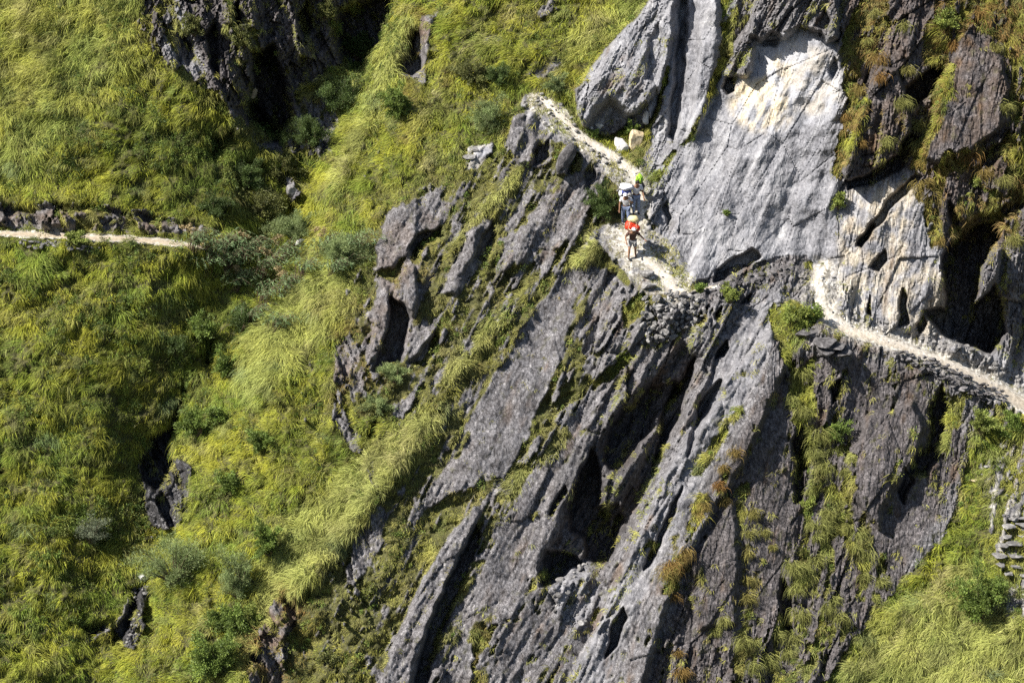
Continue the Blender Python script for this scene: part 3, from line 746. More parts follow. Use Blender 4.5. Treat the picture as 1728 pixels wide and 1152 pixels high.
gravel = np.clip(grav0*(1-veg)*smooth(-.45,.15,med+fine_n) + apron*(1-veg)*smooth(.3, .7, lite+.3)*.9, 0, 1)
vein = smooth(.15, .75, bedded(lambda u, v, s: fbm(u, v, 4, s), 9, 210, 111) + .35*(lite-.35))*rk*smooth(.25, .5, lite)
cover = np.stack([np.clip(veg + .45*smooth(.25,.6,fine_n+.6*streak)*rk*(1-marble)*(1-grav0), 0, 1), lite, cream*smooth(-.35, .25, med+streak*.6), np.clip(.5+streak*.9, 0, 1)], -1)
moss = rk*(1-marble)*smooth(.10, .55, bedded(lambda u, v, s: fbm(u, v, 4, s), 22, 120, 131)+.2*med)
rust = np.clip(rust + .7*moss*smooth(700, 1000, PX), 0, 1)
stain = np.stack([np.clip(rust*smooth(-.4, .3, med), 0, 1), wet, gravel, vein], -1)  # wet holds the damp rock and the big hollow's painted shade

# ---- split the relief into the pieces of the setting
q = lambda a: a[:-1, :-1]
cx = .25*(PX[:-1,:-1]+PX[1:,:-1]+PX[:-1,1:]+PX[1:,1:]); cy = .25*(PY[:-1,:-1]+PY[1:,:-1]+PY[:-1,1:]+PY[1:,1:])
wq = q(wob)
piece = np.zeros(cx.shape, int)                                         # 0 grassy hillside across the ravine
gully_line = np.interp(cy, [-1500,-60,130,240,330,480,640,768,880,1000,1150,2600], [690,690,640,560,545,470,330,310,300,245,190,60])
piece = np.where(cx + .6*wq > gully_line, 1, piece)                      # 1 the spur with its slabs
cl = poly_sd([(1095,-1600),(1095,0),(1040,60),(975,140),(972,190),(985,215),(1090,270),(1085,330),(1115,400),(1165,484),(1300,455),(1400,440),(1440,555),(1728,650),(4500,1300),(4500,-1600)], cx+.5*wq, cy) > 0
piece = np.where(cl, 2, piece)                                           # 2 the cliff above the path
rc = poly_sd(VEG[0][2][:1] + [(225,-1600)] + VEG[0][2][1:], cx+.8*wq, cy) > 0
rc = poly_sd([(225,-1600)] + VEG[0][2][1:-1] + [(690,-1600)], cx+.8*wq, cy) > 0
piece = np.where(rc, 3, piece)                                           # 3 the dark cliff of the ravine
lw = poly_sd([(1165,500),(1400,450),(1440,565),(1740,700),(1640,800),(1600,900),(1500,1010),(1390,1152),(1300,2700),(900,2700),(1090,1100),(1180,900),(1270,700),(1310,560),(1230,500)], cx+.5*wq, cy) > 0
piece = np.where(lw, 4, piece)                                           # 4 the slate cliff below the path
fg = poly_sd([(1640,740),(1690,690),(1740,690),(4500,1300),(4500,2700),(1300,2700),(1390,1152),(1480,1035),(1560,955),(1612,885)], cx+.5*wq, cy) > 0
piece = np.where(fg, 5, piece)                                           # 5 the grassy shoulder
pq = np.maximum.reduce([path_m[:-1,:-1], path_m[1:,:-1], path_m[:-1,1:], path_m[1:,1:]]) > .55
pid = np.maximum.reduce([path_ids[:-1,:-1], path_ids[1:,:-1], path_ids[:-1,1:], path_ids[1:,1:]])
grp = np.array([0, 10, 11, 11, 12, 12])[pid]
bd = poly_sd([(1150,-1600)]+BOULDER[1:-1]+[(1190,-1600)], cx+.35*wq, cy) > 0
piece = np.where(bd, 6, piece)                                           # 6 the great boulder
piece = np.where(pq & (grp > 0), grp, piece)
NAMES = {0:('hillside','grassy hillside across the ravine with a footpath crossing it','hillside'),
 1:('ridge','long grassy ridge with dark slanting rock ribs in the middle','ridge'),
 2:('cliff','tall pale grey marble cliff with cream stains above the path','cliff'),
 3:('ravine_cliff','dark vegetated rock cliff at the head of the ravine','cliff'),
 4:('slate_cliff','steep dark slate cliff below the right hand footpath','cliff'),
 5:('grassy_shoulder','bright grassy shoulder below the stone steps','hillside'),
 6:('boulder','huge blue grey boulder overhanging the upper footpath','boulder'),
 10:('footpath','pale footpath crossing the far grassy hillside','footpath'),
 11:('footpath','white stony footpath the three porters walk down','footpath'),
 12:('footpath','white dusty footpath curving round the cliff corner past the cave','footpath')}
idx = np.arange(SHAPE[0]*SHAPE[1]).reshape(SHAPE)
quads = np.stack([idx[:-1,:-1], idx[1:,:-1], idx[1:,1:], idx[:-1,1:]], -1)
Pf = P.reshape(-1, 3); cov_f = cover.reshape(-1, 4); st_f = stain.reshape(-1, 4)
for k, (nm, lab, cat) in NAMES.items():
    f = quads[piece == k]
    if not len(f): continue
    used, inv = np.unique(f.ravel(), return_inverse=True)
    me = mesh_np(nm, Pf[used], [inv.reshape(-1, 4)], k in (0, 1, 5, 10, 11, 12))
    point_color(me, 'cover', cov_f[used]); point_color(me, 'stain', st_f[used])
    if k >= 10:
        at = me.attributes.new('trodden', 'FLOAT', 'POINT'); at.data.foreach_set('value', core.ravel()[used].astype(np.float32))
    o = link_mesh(nm, me, M_path if k >= 10 else M_ground)
    tag(o, lab, cat, kind=None if nm == 'boulder' else 'structure')

# ================================================================== grass
M_g = NT('grass_blade')
_c = M_g.attr('tint')
_tr = M_g.n('ShaderNodeBsdfTranslucent'); M_g.put(_tr.inputs[0], _c.outputs['Color'])
_df = M_g.n('ShaderNodeBsdfDiffuse'); M_g.put(_df.inputs[0], _c.outputs['Color'])
_ms = M_g.n('ShaderNodeMixShader'); _ms.inputs[0].default_value = .28
M_g.t.links.new(_df.outputs[0], _ms.inputs[1]); M_g.t.links.new(_tr.outputs[0], _ms.inputs[2])
M_g.t.links.new(_ms.outputs[0], M_g.t.nodes['Material Output'].inputs['Surface'])
M_grass = M_g.m

G_YEL = np.array((.345,.345,.040)); G_GRN = np.array((.155,.225,.032)); G_DRK = np.array((.065,.088,.024))
G_STR = np.array((.33,.285,.15)); G_RST = np.array((.19,.095,.036)); G_BLU = np.array((.12,.17,.085)); G_PALE = np.array((.40,.42,.14))
RUSTY = [(560,300,1560,440,0)]
RUST_GRASS = [(.75,40,[(560,700),(570,570),(640,470),(650,380),(740,380),(720,500),(640,660)]),(.5,30,[(480,1170),(440,1100),(500,980),(540,1020),(520,1170)]),(1,50,[(1430,-40),(1760,-40),(1760,430),(1600,420),(1560,300),(1430,310)]),(.5,40,[(1080,1000),(1200,800),(1290,800),(1270,1152),(1100,1152)]),(1,30,[(1540,430),(1545,300),(1600,250),(1670,250),(1680,290),(1600,320),(1600,420)]),(1,30,[(1400,300),(1430,180),(1470,120),(1500,130),(1480,200),(1420,310)]),
 (1,24,[(1600,60),(1620,10),(1760,-40),(1760,30),(1640,50)]),(1,20,[(1100,1030),(1150,900),(1190,820),(1270,780),(1270,860),(1180,920),(1130,1040)]),
 (.9,20,[(690,60),(705,10),(735,10),(725,70),(700,150),(680,170)]),(1,24,[(410,1160),(415,1100),(480,990),(515,1010),(490,1160)]),
 (.7,20,[(640,490),(690,440),(705,400),(690,520)]),(.6,30,[(1240,820),(1280,800),(1270,1000),(1240,1000)]),(.7,22,[(795,1170),(800,1040),(850,1040),(820,1170)]),
 (.8,14,[(1400,560),(1500,580),(1500,600),(1390,600)]),(.8,16,[(870,570),(940,480),(960,480),(890,580)]),(.6,30,[(660,170),(720,60),(740,60),(690,190)])]
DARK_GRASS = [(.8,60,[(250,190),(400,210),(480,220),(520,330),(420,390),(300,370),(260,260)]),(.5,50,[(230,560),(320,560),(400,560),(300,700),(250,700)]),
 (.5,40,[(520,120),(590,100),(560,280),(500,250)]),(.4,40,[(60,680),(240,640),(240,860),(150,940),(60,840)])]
PALE_GRASS = [(1,14,[(480,900),(560,820),(726,690),(748,700),(652,810),(560,930),(490,1010),(430,1110),(402,1152),(415,1050)]),(.9,12,[(1000,400),(1018,412),(955,500),(900,552),(888,542),(960,450)]),(.8,12,[(885,285),(805,380),(770,430),(790,365)]),(.8,12,[(905,480),(830,560),(760,640),(740,640),(820,540)]),(.8,14,[(850,820),(960,720),(950,760),(860,850)]),(.8,14,[(700,20),(690,80),(620,230),(570,330),(560,320),(610,200),(660,60)]),
 (.8,30,[(480,880),(560,820),(720,690),(740,700),(640,830),(540,960),(480,1010),(420,1110),(400,1152),(420,1060)]),(.7,30,[(420,560),(560,440),(620,470),(560,560),(430,680),(400,640)]),
 (.8,40,[(1400,1152),(1500,1040),(1640,940),(1728,1060),(1760,1200),(1400,1200)]),(.7,24,[(940,120),(1040,60),(1090,0),(1010,20),(950,80)]),(.45,60,[(0,-60),(240,-60),(230,100),(100,250),(0,330)])]
rust_g = paint(RUST_GRASS, 0); dark_g = paint(DARK_GRASS, 0); pale_g = paint(PALE_GRASS, 0)

def grow(n_tufts, dens, blades, rad, length, width, seed, box=(-150,1880,-140,1290), bare=False):
    """scatter tufts by real surface area times dens; returns blade verts, faces, colours and tuft px, py per blade"""
    r = np.random.default_rng(seed)
    ok = (PX > box[0]) & (PX < box[1]) & (PY > box[2]) & (PY < box[3])
    wgt = (np.minimum(AREA, 6*np.median(AREA[ok]))*dens*ok).ravel()
    cdf = np.cumsum(wgt); tot = cdf[-1]
    pick = np.searchsorted(cdf, r.random(n_tufts)*tot)
    j, i = np.divmod(pick, SHAPE[1])
    i = np.clip(i, 0, SHAPE[1]-2); j = np.clip(j, 0, SHAPE[0]-2)
    tx = GX[i] + (GX[i+1]-GX[i])*r.random(n_tufts); ty = GY[j] + (GY[j+1]-GY[j])*r.random(n_tufts)
    nb = blades
    N = n_tufts*nb
    m_px = T0/FPX
    bx = np.repeat(tx, nb) + r.normal(0, rad/m_px, N); by = np.repeat(ty, nb) + r.normal(0, rad/m_px*.8, N)
    pv = sample(veg, bx, by)
    root = sample(P, bx, by)
    nrm = sample(NRM, np.repeat(tx, nb), np.repeat(ty, nb)); nrm /= np.linalg.norm(nrm, axis=1, keepdims=True)+1e-9
    g = np.array((0, 0, -1.0))
    down = g - nrm*(nrm @ g)[:, None]; down /= np.linalg.norm(down, axis=1, keepdims=True)+1e-9
    side = np.cross(nrm, down)
    # tufts lean together; a slow wind-like swing over the slope
    swing = np.repeat(fbm(tx/140, ty/140, 2, 201)*1.5 - .55 + r.normal(0, .30, n_tufts), nb) + r.normal(0, .28, N)
    ox = bx-np.repeat(tx, nb); oy = by-np.repeat(ty, nb)
    rad_dir = np.outer(ox, RGT) - np.outer(oy, UPV); rad_dir /= np.linalg.norm(rad_dir, axis=1, keepdims=True)+1e-9
    rad_dir -= nrm*np.sum(rad_dir*nrm, 1)[:, None]
    dirn = down*np.cos(swing)[:, None] + side*np.sin(swing)[:, None] + rad_dir*.38
    dirn /= np.linalg.norm(dirn, axis=1, keepdims=True)+1e-9
    L = length*(np.repeat(.55+.9*r.random(n_tufts)**1.5, nb))*(.55+.65*r.random(N))
    L *= 1-.45*np.repeat(sample(belt, tx, ty)*(1-sample(pale_g, tx, ty)), nb)
    up = .35+.55*r.random(N)
    d1 = nrm*up[:, None] + dirn*.45 + np.array((0, 0, .35)); d1 /= np.linalg.norm(d1, axis=1, keepdims=True)
    d2 = nrm*(up*.35)[:, None] + dirn*.9; d2 /= np.linalg.norm(d2, axis=1, keepdims=True)
    d3 = nrm*(up*.08)[:, None] + dirn*.75 + g*.35; d3 /= np.linalg.norm(d3, axis=1, keepdims=True)
    p0 = root - nrm*.04; p1 = p0 + d1*(L*.38)[:, None]; p2 = p1 + d2*(L*.34)[:, None]; p3 = p2 + d3*(L*.30)[:, None]
    vd = root - CAM; vd /= np.linalg.norm(vd, axis=1, keepdims=True)
    rot = r.normal(0, .6, N)
    wd = np.cross(d2, nrm + .5*r.normal(0, 1, (N, 3))); wd /= np.linalg.norm(wd, axis=1, keepdims=True)+1e-9
    w = width*(.6+.8*r.random(N))
    V = np.stack([p0-wd*(w*.5)[:,None], p0+wd*(w*.5)[:,None], p1-wd*(w*.45)[:,None], p1+wd*(w*.45)[:,None],
                  p2-wd*(w*.30)[:,None], p2+wd*(w*.30)[:,None], p3], 1)
    # colour: slow patches, tuft to tuft, blade to blade
    on_ridge = smooth(430, 560, tx)
    a = fbm(tx/95, ty/80, 3, 211); b = fbm(tx/33+5, ty/26, 3, 215)*(1-.8*on_ridge) + .9*on_ridge*fbm((tx+.55*ty)/17, (ty-.3*tx)/110, 3, 216); c = fbm(tx/60+9, ty/50, 2, 219)
    k = lambda v: np.clip(v, 0, 1)[:, None]
    col = G_YEL + (G_GRN-G_YEL)*k(.45+1.2*a+.9*b+r.normal(0,.16,n_tufts))
    sp, sy = tx, ty
    be = sample(belt, tx, ty)
    col = col + (np.array((.20,.19,.055))-col)*k(.65*be + r.normal(0,.1,n_tufts))
    pale = sample(pale_g, sp, sy); dark = sample(dark_g, sp, sy); ru = sample(rust_g, sp, sy)
    col = col + (G_PALE-col)*k(pale*.8)
    col = col + (G_STR-col)*k((.8*smooth(.05,.55,b-.5*a)+.35*smooth(.1,.5,c))*(1-.6*dark)*(.5+.25*on_ridge) + r.normal(0,.08,n_tufts))
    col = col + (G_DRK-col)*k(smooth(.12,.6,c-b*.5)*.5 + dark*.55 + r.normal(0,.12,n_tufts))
    col = col + (G_BLU-col)*k(smooth(.30,.7,fbm(tx/55+40, ty/55, 2, 223))*.8)
    col = col + (G_RST-col)*k(ru*smooth(-.35,.35,b+r.normal(0,.2,n_tufts))*.95)
    rocky = smooth(.9,.3,sample(veg0, sp, sy))*(1-pale)
    col = col + ((G_STR*.75+G_RST*.15+G_GRN*.2)-col)*k(rocky*.45)
    col *= (1.12*(.72+.56*r.random(n_tufts)))[:, None]
    brown = smooth(.22,.5,fbm(tx/24+60, ty/18, 3, 225))
    col = col + (np.array((.20,.155,.065))-col)*k((.55+.2*on_ridge)*brown*(1-pale))
    cb = np.repeat(col, nb, 0)*(.75+.5*r.random(N))[:, None]
    keep = (pv > .22) | bare
    V = V[keep]; cb = cb[keep]; bx = bx[keep]; by = by[keep]
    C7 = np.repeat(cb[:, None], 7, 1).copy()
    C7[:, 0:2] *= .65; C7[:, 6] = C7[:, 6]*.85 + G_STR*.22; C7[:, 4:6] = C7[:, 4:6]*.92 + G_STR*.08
    return V, C7, bx, by

def grass_object(V, C7, label):
    n = len(V)
    if n == 0: return
    b = (np.arange(n)*7)[:, None]
    qd = np.concatenate([b+np.array((0,1,3,2)), b+np.array((2,3,5,4))], 0)
    tr = b+np.array((4,5,6))
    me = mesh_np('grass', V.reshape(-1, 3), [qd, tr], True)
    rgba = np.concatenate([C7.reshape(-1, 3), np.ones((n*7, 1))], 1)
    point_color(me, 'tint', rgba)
    o = link_mesh('grass', me, M_grass)
    return tag(o, label, 'grass', kind='stuff')

# tussocks stand on the humps and leave the hollows between them thin
hump = .25 + 1.5*smooth(.42, .12, hum3)
sets = [grow(27000, veg*hump, 25, .12, .33, .017, 301), grow(20000, veg, 10, .09, .24, .018, 304), grow(4600, veg*(.06+pale_g), 34, .20, .60, .018, 302),
        grow(5200, veg*smooth(.97,.75,veg0), 16, .09, .34, .022, 303), grow(2600, veg*smooth(.2,.5,fbm(PX/60+3, PY/60, 2, 230)), 26, .14, .62, .020, 305),
        # thin lines of grass rooted in the joints of the bare rock
        grow(5200, rock*(1-path_m)*(1-flat_m)*(1-marble)*(1-.75*slab)*smooth(.12,.45,bedded(lambda u, v, s: fbm(u, v, 3, s), 13, 150, 141)+.25*fine_n)*smooth(.75,.5,lite), 11, .07, .26, .020, 306, bare=True),
        grow(900, flat_m*rock*(1-path_m)*smooth(0,.4,fine_n+.2), 9, .08, .20, .018, 307, bare=True)]
GV = np.concatenate([s[0] for s in sets]); GC = np.concatenate([s[1] for s in sets])
gbx = np.concatenate([s[2] for s in sets]); gby = np.concatenate([s[3] for s in sets])
gl = np.interp(gby, [-1500,-60,130,240,330,480,640,768,880,1000,1150,2600], [690,690,640,560,545,470,330,310,300,245,190,60])
left = gbx < gl
shoulder = poly_sd([(1640,740),(1690,690),(1740,690),(2600,700),(2600,2700),(1300,2700),(1390,1152),(1480,1035),(1560,955),(1612,885)], gbx, gby) > 0
rightcl = (gbx > 1085) & ~shoulder & (gbx + .5*gby > 1250)
grass_object(GV[left], GC[left], 'yellow green grass covering the far hillside across the ravine')
grass_object(GV[shoulder], GC[shoulder], 'bright windblown grass on the shoulder beside the stone steps')
grass_object(GV[rightcl], GC[rightcl], 'rusty and olive grass growing in strips on the cliffs')
m = ~(left | shoulder | rightcl)
grass_object(GV[m], GC[m], 'pale green grass between the rocks of the long ridge')

# ================================================================== leafy plants
def leaf_material(name):
    t = NT(name)
    c_ = t.attr('tint')
    tr = t.n('ShaderNodeBsdfTranslucent'); t.put(tr.inputs[0], c_.outputs['Color'])
    t.put(t.b.inputs['Base Color'], c_.outputs['Color']); t.b.inputs['Roughness'].default_value = .55
    t.b.inputs['Specular IOR Level'].default_value = .3
    ms = t.n('ShaderNodeMixShader'); ms.inputs[0].default_value = .3
    t.t.links.new(t.b.outputs[0], ms.inputs[1]); t.t.links.new(tr.outputs[0], ms.inputs[2])
    t.t.links.new(ms.outputs[0], t.t.nodes['Material Output'].inputs['Surface'])
    return t.m
M_leaf = leaf_material('leaf')
_t = NT('bark'); M_bark = _t.base(_t.ramp(_t.noise(_t.coords((8,8,2)), 3, 4), [(.3,(.05,.035,.02)),(.7,(.16,.12,.08))]), .9, .1)

TONES = {'dark':((.050,.080,.022),(.11,.155,.040)), 'broad':((.095,.145,.028),(.20,.26,.055)), 'yellow':((.15,.195,.04),(.29,.32,.075)),
         'feather':((.135,.185,.065),(.28,.33,.13)), 'grey':((.12,.15,.09),(.26,.28,.18)), 'olive':((.085,.10,.028),(.19,.19,.06))}

def leaves(centres, outs, size, tone, r, slim=1.0):
    """diamond leaves at centres pointing roughly outwards"""
    n = len(centres)
    d = outs + .8*r.normal(0, 1, (n, 3)); d /= np.linalg.norm(d, axis=1, keepdims=True)+1e-9
    s = np.cross(d, r.normal(0, 1, (n, 3))); s /= np.linalg.norm(s, axis=1, keepdims=True)+1e-9
    L = (size*(.6+.8*r.random(n)))[:, None]; w = L*.42*slim
    up = np.cross(s, d)*L*.12
    V = np.stack([centres-d*L*.5, centres-s*w*.5+up, centres+d*L*.5, centres+s*w*.5+up], 1)
    a, b = np.array(TONES[tone][0]), np.array(TONES[tone][1])
    c = a + (b-a)*(r.random(n)**1.2)[:, None]
    return V, np.repeat(c[:, None], 4, 1)

def leaf_mesh(name, V, C):
    n = len(V); f = np.arange(n*4).reshape(n, 4)
    me = mesh_np(name, V.reshape(-1, 3), [f], False)
    point_color(me, 'tint', np.concatenate([C.reshape(-1, 3), np.ones((n*4, 1))], 1))
    return me

def tube_rings(pts, radii, sides=5):
    """verts, quads of a tapered tube along pts"""
    pts = np.asarray(pts, float); V = []; F = []
    for i, p in enumerate(pts):
        t = pts[min(i+1, len(pts)-1)] - pts[max(i-1, 0)]; t /= np.linalg.norm(t)+1e-9
        a = np.cross(t, (0.3, 0.9, 0.2)); a /= np.linalg.norm(a)+1e-9; b = np.cross(t, a)
        for k in range(sides):
            an = 2*math.pi*k/sides
            V.append(p + radii[i]*(math.cos(an)*a + math.sin(an)*b))
    for i in range(len(pts)-1):
        for k in range(sides):
            k2 = (k+1) % sides
            F.append((i*sides+k, i*sides+k2, (i+1)*sides+k2, (i+1)*sides+k))
    return np.array(V), np.array(F)

def make_bush(px, py, w, h, tone, label, seed, group=None):
    """px, py foot of the bush in the picture, w h its size there"""
    r = np.random.default_rng(seed)
    g = np.array(ground(px, py))
    m = float(sample(T, np.array([float(px)]), np.array([float(py)]))[0])/FPX
    W, H = w*m*.5, h*m*1.05
    root = empty('shrub', g); tag(root, label, 'shrub', group)
    nrm = sample(NRM, np.array([float(px)]), np.array([float(py)]))[0]
    lean = nrm*np.array((.45, .45, 0)); 
    ncl = int(np.clip(10 + 26*W*H, 12, 60))
    cs = []
    for i in range(ncl):
        u = r.normal(0, 1, 3); u /= np.linalg.norm(u)
        rr = .35 + .6*r.random()**.6
        rr *= .75 + .75*abs(math.sin(3.1*u[0]+seed)+.6*math.cos(4.3*u[2]+seed*.7))*.6
        c = np.array((u[0]*W*rr, u[1]*W*.8*rr, H*.5 + u[2]*H*.42*rr)) + lean*H*.45
        c[2] = max(c[2], .12*H)
        cs.append(c)
    cs = np.array(cs)
    sv_, sf_, off = [], [], 0
    for i in range(0, ncl, 2):
        mid = cs[i]*np.array((.45, .45, .55)) + r.normal(0, .03, 3)
        V, F = tube_rings([(0, 0, -.08), mid, cs[i]], [.022+.012*H, .014+.006*H, .004])
        sv_.append(V); sf_.append(F+off); off += len(V)
    link_mesh('stems', mesh_np('stems', np.concatenate(sv_), [np.concatenate(sf_)]), M_bark, root)
    size = {'feather': .11, 'grey': .085, 'dark': .095, 'olive': .09}.get(tone, .10)
    slim = {'feather': .35, 'grey': .4, 'dark': .55}.get(tone, 1.0)
    per = int(np.clip((190 if slim < .6 else 110)*(W*H)**.5/.8 * (.55 if tone == 'grey' else 1), 30, 240))
    rad = .26*min(W, H*.6)+.08
    cc = np.repeat(cs, per, 0); o = r.normal(0, 1, cc.shape); o /= np.linalg.norm(o, axis=1, keepdims=True)
    t_ = (.45 + .75*r.random(len(cc)))[:, None]
    pos = cc*t_*np.array((1, 1, 1)) + np.array((0, 0, H*.16))*(1-t_) + o*(rad*(.35+.4*t_[:, 0])*(r.random(len(cc))**.5))[:, None]*np.array((1, 1, .8))
    pos[:, 2] -= .10*H*np.maximum(t_[:, 0]-.9, 0)*4
    out = o*.7 + np.array((0, 0, .4)) + (pos-np.array((0, 0, H*.3)))*.5/max(W, .2)
    V, C = leaves(pos, out, size, tone, r, slim)
    C *= np.repeat(.6+.75*r.random(ncl), per)[:, None, None]
    link_mesh('foliage', leaf_mesh('foliage', V, C), M_leaf, root)
    return root

BUSHES = [
 (1022,374,50,70,'dark','dark feathery shrub at the outer path edge beside the three porters'),
 (297,988,112,102,'feather','largest pale green feathery shrub, below the wet black cleft'),
 (406,1010,64,96,'feather','tall pale green feathery shrub right of the largest feathery shrub'),
 (150,918,60,54,'grey','grey twiggy shrub on open grass left of the wet cleft'),
 (372,1142,78,92,'broad','broad leafy green shrub at the bottom edge left of the brown earth scar'),
 (458,936,44,76,'broad','tall leafy green shrub against the pale grassy edge of the ridge'),
 (398,1068,84,58,'broad','low wide leafy shrub under the tall pale feathery shrub'),
 (428,1062,34,52,'yellow','yellow green leafy shrub beside the low wide shrub under the ridge edge'),
 (568,190,84,72,'dark','dark leafy shrub in shade at the right foot of the ravine cliff'),
 (528,246,64,60,'dark','dark shrub below the lowest black cleft of the ravine cliff'),
 (575,446,92,60,'feather','pale green feathery shrub among the reeds where the far path ends'),
 (500,404,80,50,'feather','light green shrub in the ravine bottom above the reeds'),
 (415,556,60,46,'dark','dark shrub over the shadowed hollow in the ravine below the reeds'),
 (340,738,42,62,'broad','leafy green shrub on the right rim of the black cleft'),
 (372,718,40,40,'broad','small leafy shrub just right of the one on the cleft rim'),
 (666,646,44,48,'feather','pale feathery shrub at the mouth of the black rib hollow'),
 (640,700,52,40,'feather','low feathery shrub below the black rib hollow'),
 (1338,550,50,40,'yellow','yellow green shrub on the slate spur above the flat slabs'),
 (1372,546,34,34,'broad','green leafy shrub between the right footpath and the yellow shrub'),
 (1404,742,42,46,'broad','bright leafy shrub hanging high in the grass gully of the slate cliff'),
 (1654,730,46,42,'yellow','yellow green shrub below the stone wall of the right footpath'),
 (1724,752,36,72,'broad','leafy shrub at the right picture edge below the footpath'),
 (1655,1046,78,100,'broad','big dark green leafy shrub beside the stone steps'),
 (1232,512,34,32,'yellow','small round yellow green shrub on the rough stone edging wall'),
 (1358,862,34,30,'yellow','small lime green shrub low in the slate cliff grass'),
 (1226,364,11,12,'broad','tiny green plant alone on the pale marble face'),
 (1588,52,44,40,'yellow','lime green leafy plant near the top above the dark slab'),
 (1664,322,30,40,'yellow','lime green plant under the big dark slab on the upper right'),
 (1415,352,24,36,'yellow','yellow green plant at the left tip of the tan slabs'),
 (826,224,60,70,'feather','blue green feathery shrub on the ridge left of the upper path start'),
 (944,156,40,34,'feather','bright green shrub at the left foot of the huge boulder'),
 (845,142,46,40,'dark','dark round shrub on the upper ridge grass'),
 (122,414,46,26,'yellow','yellow green shrub on the outer edge of the far path'),
 (412,318,54,56,'dark','dark shrub on the shaded slope above the end of the far path'),
 (470,304,56,54,'olive','olive shrub in the ravine right of the dark shaded shrub'),
 (440,366,70,58,'olive','wide olive shrub right above the end of the far path'),
 (676,200,54,64,'broad','leafy green shrub below the black hollow on the ridge'),
 (798,140,62,40,'olive','olive shrub left of the dark round shrub on the upper ridge'),
 (360,362,50,44,'dark','dark shrub on top of the cut bank by the far path'),
 (290,590,58,42,'dark','dark green shrub on the hillside above the black cleft'),
 (335,575,50,50,'broad','leafy shrub above the black cleft, right of the dark green one'),
 (385,635,40,50,'broad','leafy shrub on the ridge flank right of the cleft head'),
 (440,760,44,40,'broad','leafy shrub in the middle of the grassy ridge flank'),
 (395,830,46,44,'broad','leafy shrub on the ridge flank above the tall feathery shrub'),
 (85,958,40,36,'broad','small leafy shrub low on the hillside left of the grey twiggy shrub'),
 (8,800,36,56,'dark','dark shrub at the left picture edge'),
 (1068,228,26,26,'broad','bright leafy plant in the nook under the huge boulder'),
 (1000,232,26,16,'broad','low green plant at the boulder foot by the white stones'),
 (1182,494,22,22,'broad','small green plant at the foot of the marble cliff corner'),
 (560,1118,40,30,'olive','olive shrub on the grass right of the brown earth scar'),
 (600,100,60,52,'dark','dark shrub high in the shaded cliff of the ravine'),
 (330,60,40,44,'olive','olive tuft shrub clinging to the left ribs of the ravine cliff'),
 (412,80,36,44,'olive','olive shrub clinging to the middle of the ravine cliff'),
 (545,36,50,40,'olive','olive shrub near the top of the ravine cliff'),
]
for i, (px, py, w, h, tone, lab) in enumerate(BUSHES):
    make_bush(px, py, w, h, tone, lab, 900+i)

# ---- reeds with feathery plumes where the far path meets the ravine
def make_reed(px, py, h, label, seed, tan):
    r = np.random.default_rng(seed)
    g = np.array(ground(px, py)); m = T0/FPX
    root = empty('reed_clump', g); tag(root, label, 'reeds', 'reeds at the end of the far path')
    H = h*m*1.15
    Vb, Cb, sv_, sf_, off = [], [], [], [], 0
    n = 26
    for k in range(n):
        an = r.normal(.5, .8); out = np.array((math.cos(an), -abs(math.sin(an))*.8-.1, 0))
        L = H*(.7+.6*r.random())
        base = np.array((r.normal(0, .12), r.normal(0, .12), -.05))
        p = [base, base+out*L*.18+np.array((0,0,L*.5)), base+out*L*.5+np.array((0,0,L*.78)), base+out*L*.95+np.array((0,0,L*.62))]
        V, F = tube_rings(p, [.016, .013, .010, .003], 3); sv_.append(V); sf_.append(F+off); off += len(V)
        # leaflets along the arching end
        for q_ in range(16):
            t_ = .35+.65*q_/15; i_ = min(int(t_*3), 2); f_ = t_*3-i_
            Vb.append(np.array(p[i_])*(1-f_)+np.array(p[i_+1])*f_ + r.normal(0, .02, 3)); Cb.append(out+np.array((0,0,-.2)))
    link_mesh('stems', mesh_np('stems', np.concatenate(sv_), [np.concatenate(sf_)]), M_bark, root)
    V, C = leaves(np.array(Vb), np.array(Cb), .19, 'grey', r, .30)
    C = C*np.array((.95,1.25,.85))
    link_mesh('foliage', leaf_mesh('foliage', V, C), M_leaf, root)
    if tan:
        for k in range(5):
            c = np.array((r.normal(.1, .22), r.normal(-.1, .15), H*(.75+.3*r.random())))
            V, C = leaves(c + r.normal(0, 1, (60, 3))*np.array((.07, .04, .05)), np.tile((.6,-.2,.3), (60, 1)), .13, 'grey', r, .5)
            C = C*np.array((1.9, 1.3, 1.05))
            link_mesh('plume', leaf_mesh('plume', V, C), M_leaf, root)
    return root
REEDS = [(322,424,40,1),(348,440,48,0),(372,432,46,0),(345,466,48,1),(380,462,46,0),(412,440,44,1),(440,470,46,1),(466,446,44,1),(395,492,40,1),(442,520,52,0),
         (420,556,46,0),(472,500,44,1),(508,470,42,0),(560,470,40,0),(596,432,46,0),(540,430,40,1),(462,560,36,0)]
for i, (px, py, h, tan) in enumerate(REEDS):
    make_reed(px, py, h, 'grey green reed clump with pale tan plumes near the far path end' if tan else 'arching grey green reed clump without plumes near the far path end', 700+i, tan)

